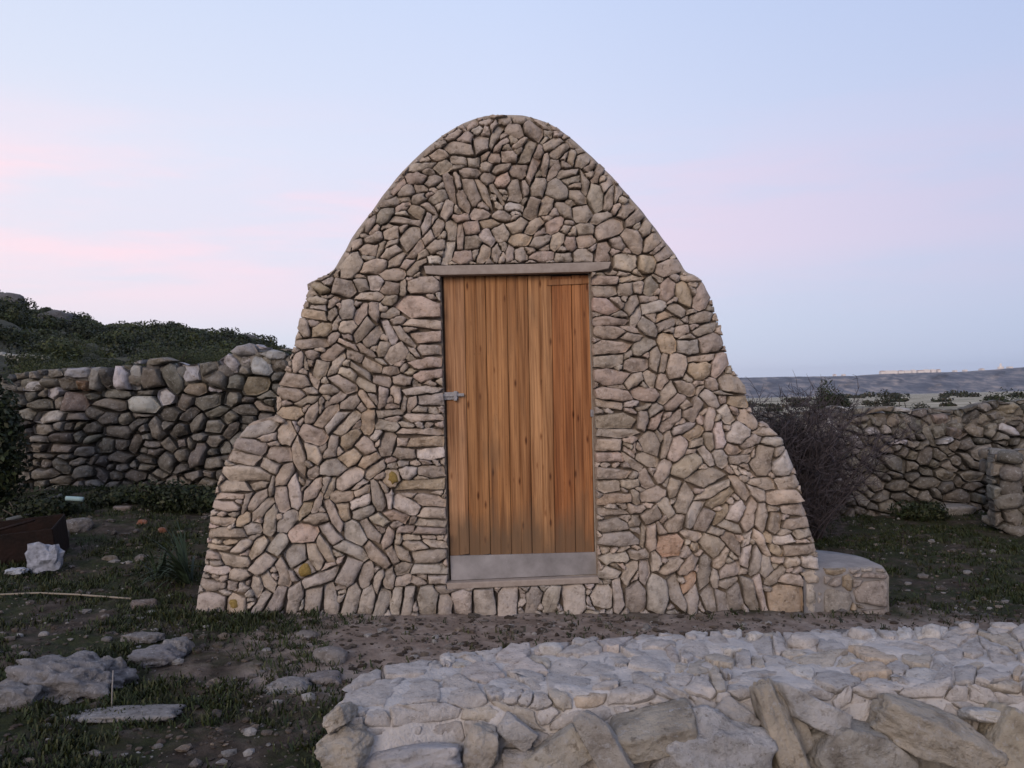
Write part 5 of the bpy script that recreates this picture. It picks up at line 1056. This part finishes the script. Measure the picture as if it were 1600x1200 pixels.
# ================================================================== gravel, clods and low grass
def inside_solid(x, y):
    u = (x-HUT.p0[0])*HUT.u[0]+(y-HUT.p0[1])*HUT.u[1]; wv = (x-HUT.p0[0])*HUT.n[0]+(y-HUT.p0[1])*HUT.n[1]
    if -2.0 < u < 2.37 and wv < .02 and wv > -3: return True
    return x > -.5 and yf(x)-.2 < y < yb(x)+.02
def pathness(x, y): return float(sst(2.9, 4.3, y)*sst(6.0, 5.4, y)*sst(-2.0, -.6, x))
def scatter(name, n, size, cols, mat, seed, lab, flat=.6, dens=None, smooth=True, lo=.8, lim=4):
    g = np.random.default_rng(seed); V0, F0 = ICOS[1]; F0 = np.array(F0); Vs = []; Cs = []; m = 0
    while m < n:
        d = 2.3+8.5*g.random()**1.25; x = g.uniform(-.68, .68)*d; y = d
        if inside_solid(x, y): continue
        if dens and g.random() > dens(x, y): continue
        s = size*(.35+1.0*g.random()**-.42-1.0+.25)*lo; s = min(s, size*lim)
        V = V0*(1+g.normal(0, .16, (12, 1)))*np.array([s*g.uniform(.7, 1.3), s*g.uniform(.7, 1.2), s*flat*g.uniform(.6, 1.1)]); a = g.uniform(0, 6.28); c_, s_ = math.cos(a), math.sin(a)
        V = V@np.array([[c_, s_, 0], [-s_, c_, 0], [0, 0, 1]])+[x, y, gh(x, y)+s*flat*.25]
        Vs.append(V); Cs.append(np.tile(np.array(cols[g.integers(len(cols))])*g.uniform(.75, 1.25), (12, 1))); m += 1
    F = (F0[None]+np.arange(n)[:, None, None]*12).reshape(-1, 3)
    tag(meshobj(name, np.concatenate(Vs), F, mat, None, np.concatenate(Cs), smooth), lab, name.replace('_', ' '), kind='stuff')
def dn_peb(x, y):
    k = noise.noise(Vector((x*1.3, y*1.3, 12)))+.5*noise.noise(Vector((x*4, y*4, 2))); v = .25+1.1*max(0, k)
    foot = float(sst(.5, .1, abs(y-5.25)))*(abs(x) < 2.3); return min(1, v+.8*foot)
scatter('gravel', 7000, .009, [(.17, .155, .145), (.12, .105, .095), (.30, .29, .28), (.10, .085, .07), (.20, .165, .135)], M_rock, 21, 'pale gravel and stone chips strewn over the ground', dens=dn_peb, smooth=False)
scatter('clods', 5000, .012, [(.055, .043, .034), (.08, .064, .052), (.04, .031, .025)], M_twig, 22, 'dark crumbs of earth over the ground', dens=lambda x, y: .35+.6*pathness(x, y), smooth=False, lim=2)
def grass():
    g = np.random.default_rng(9); V = []; C = []; n = 0
    while n < 34000:
        d = 2.2+8.2*g.random()**1.15; x = g.uniform(-.7, .7)*d; y = d
        if inside_solid(x, y): continue
        k = noise.noise(Vector((x*1.6, y*1.6, 31)))+.6*noise.noise(Vector((x*5, y*5, 7)))
        if g.random() > np.clip(.42+k*1.6, 0, 1)*(1-.93*pathness(x, y)): continue
        z = gh(x, y); col = np.array(((.022, .034, .010), (.032, .042, .013), (.045, .048, .018), (.016, .024, .009))[g.integers(4)])*g.uniform(.7, 1.3)
        for b in range(4):
            an = g.uniform(0, 6.28); h = g.uniform(.008, .034)*(1+.6*(k > .5)); w_ = g.uniform(.0022, .0055); l_ = g.uniform(.2, 1.3)*h; px_, py_ = x+g.normal(0, .014), y+g.normal(0, .014)
            dx, dy = math.cos(an), math.sin(an)
            V += [(px_-dy*w_, py_+dx*w_, z-.004), (px_+dy*w_, py_-dx*w_, z-.004), (px_+dx*l_+dy*w_*.5, py_+dy*l_-dx*w_*.5, z+h), (px_+dx*l_-dy*w_*.7, py_+dy*l_+dx*w_*.7, z+h*.92)]; C += [col]*4
        n += 1
    V = np.array(V); tag(meshobj('grass', V, np.arange(len(V)).reshape(-1, 4), M_leaf, None, np.array(C), False), 'short dark green grass and low weeds on the ground', 'grass', kind='stuff')
grass()

# ------------------------------------------------------------------ the air: far things fade a little
def haze():
    bm = bmesh.new(); bmesh.ops.create_cube(bm, size=1); me = bpy.data.meshes.new('haze'); bm.to_mesh(me); bm.free()
    m = bpy.data.materials.new('air'); m.use_nodes = True; t = m.node_tree; t.nodes.clear()
    v = N(t, 'ShaderNodeVolumePrincipled'); v.inputs['Color'].default_value = (.74, .80, .95, 1); v.inputs['Density'].default_value = .00009; v.inputs['Anisotropy'].default_value = 0.0
    o = N(t, 'ShaderNodeOutputMaterial'); t.links.new(v.outputs[0], o.inputs['Volume']); me.materials.append(m)
    ob = bpy.data.objects.new('haze', me); COL.objects.link(ob); ob.scale = (7000, 3800, 140); ob.location = (0, 1500, -38); tag(ob, kind='stuff')
haze()
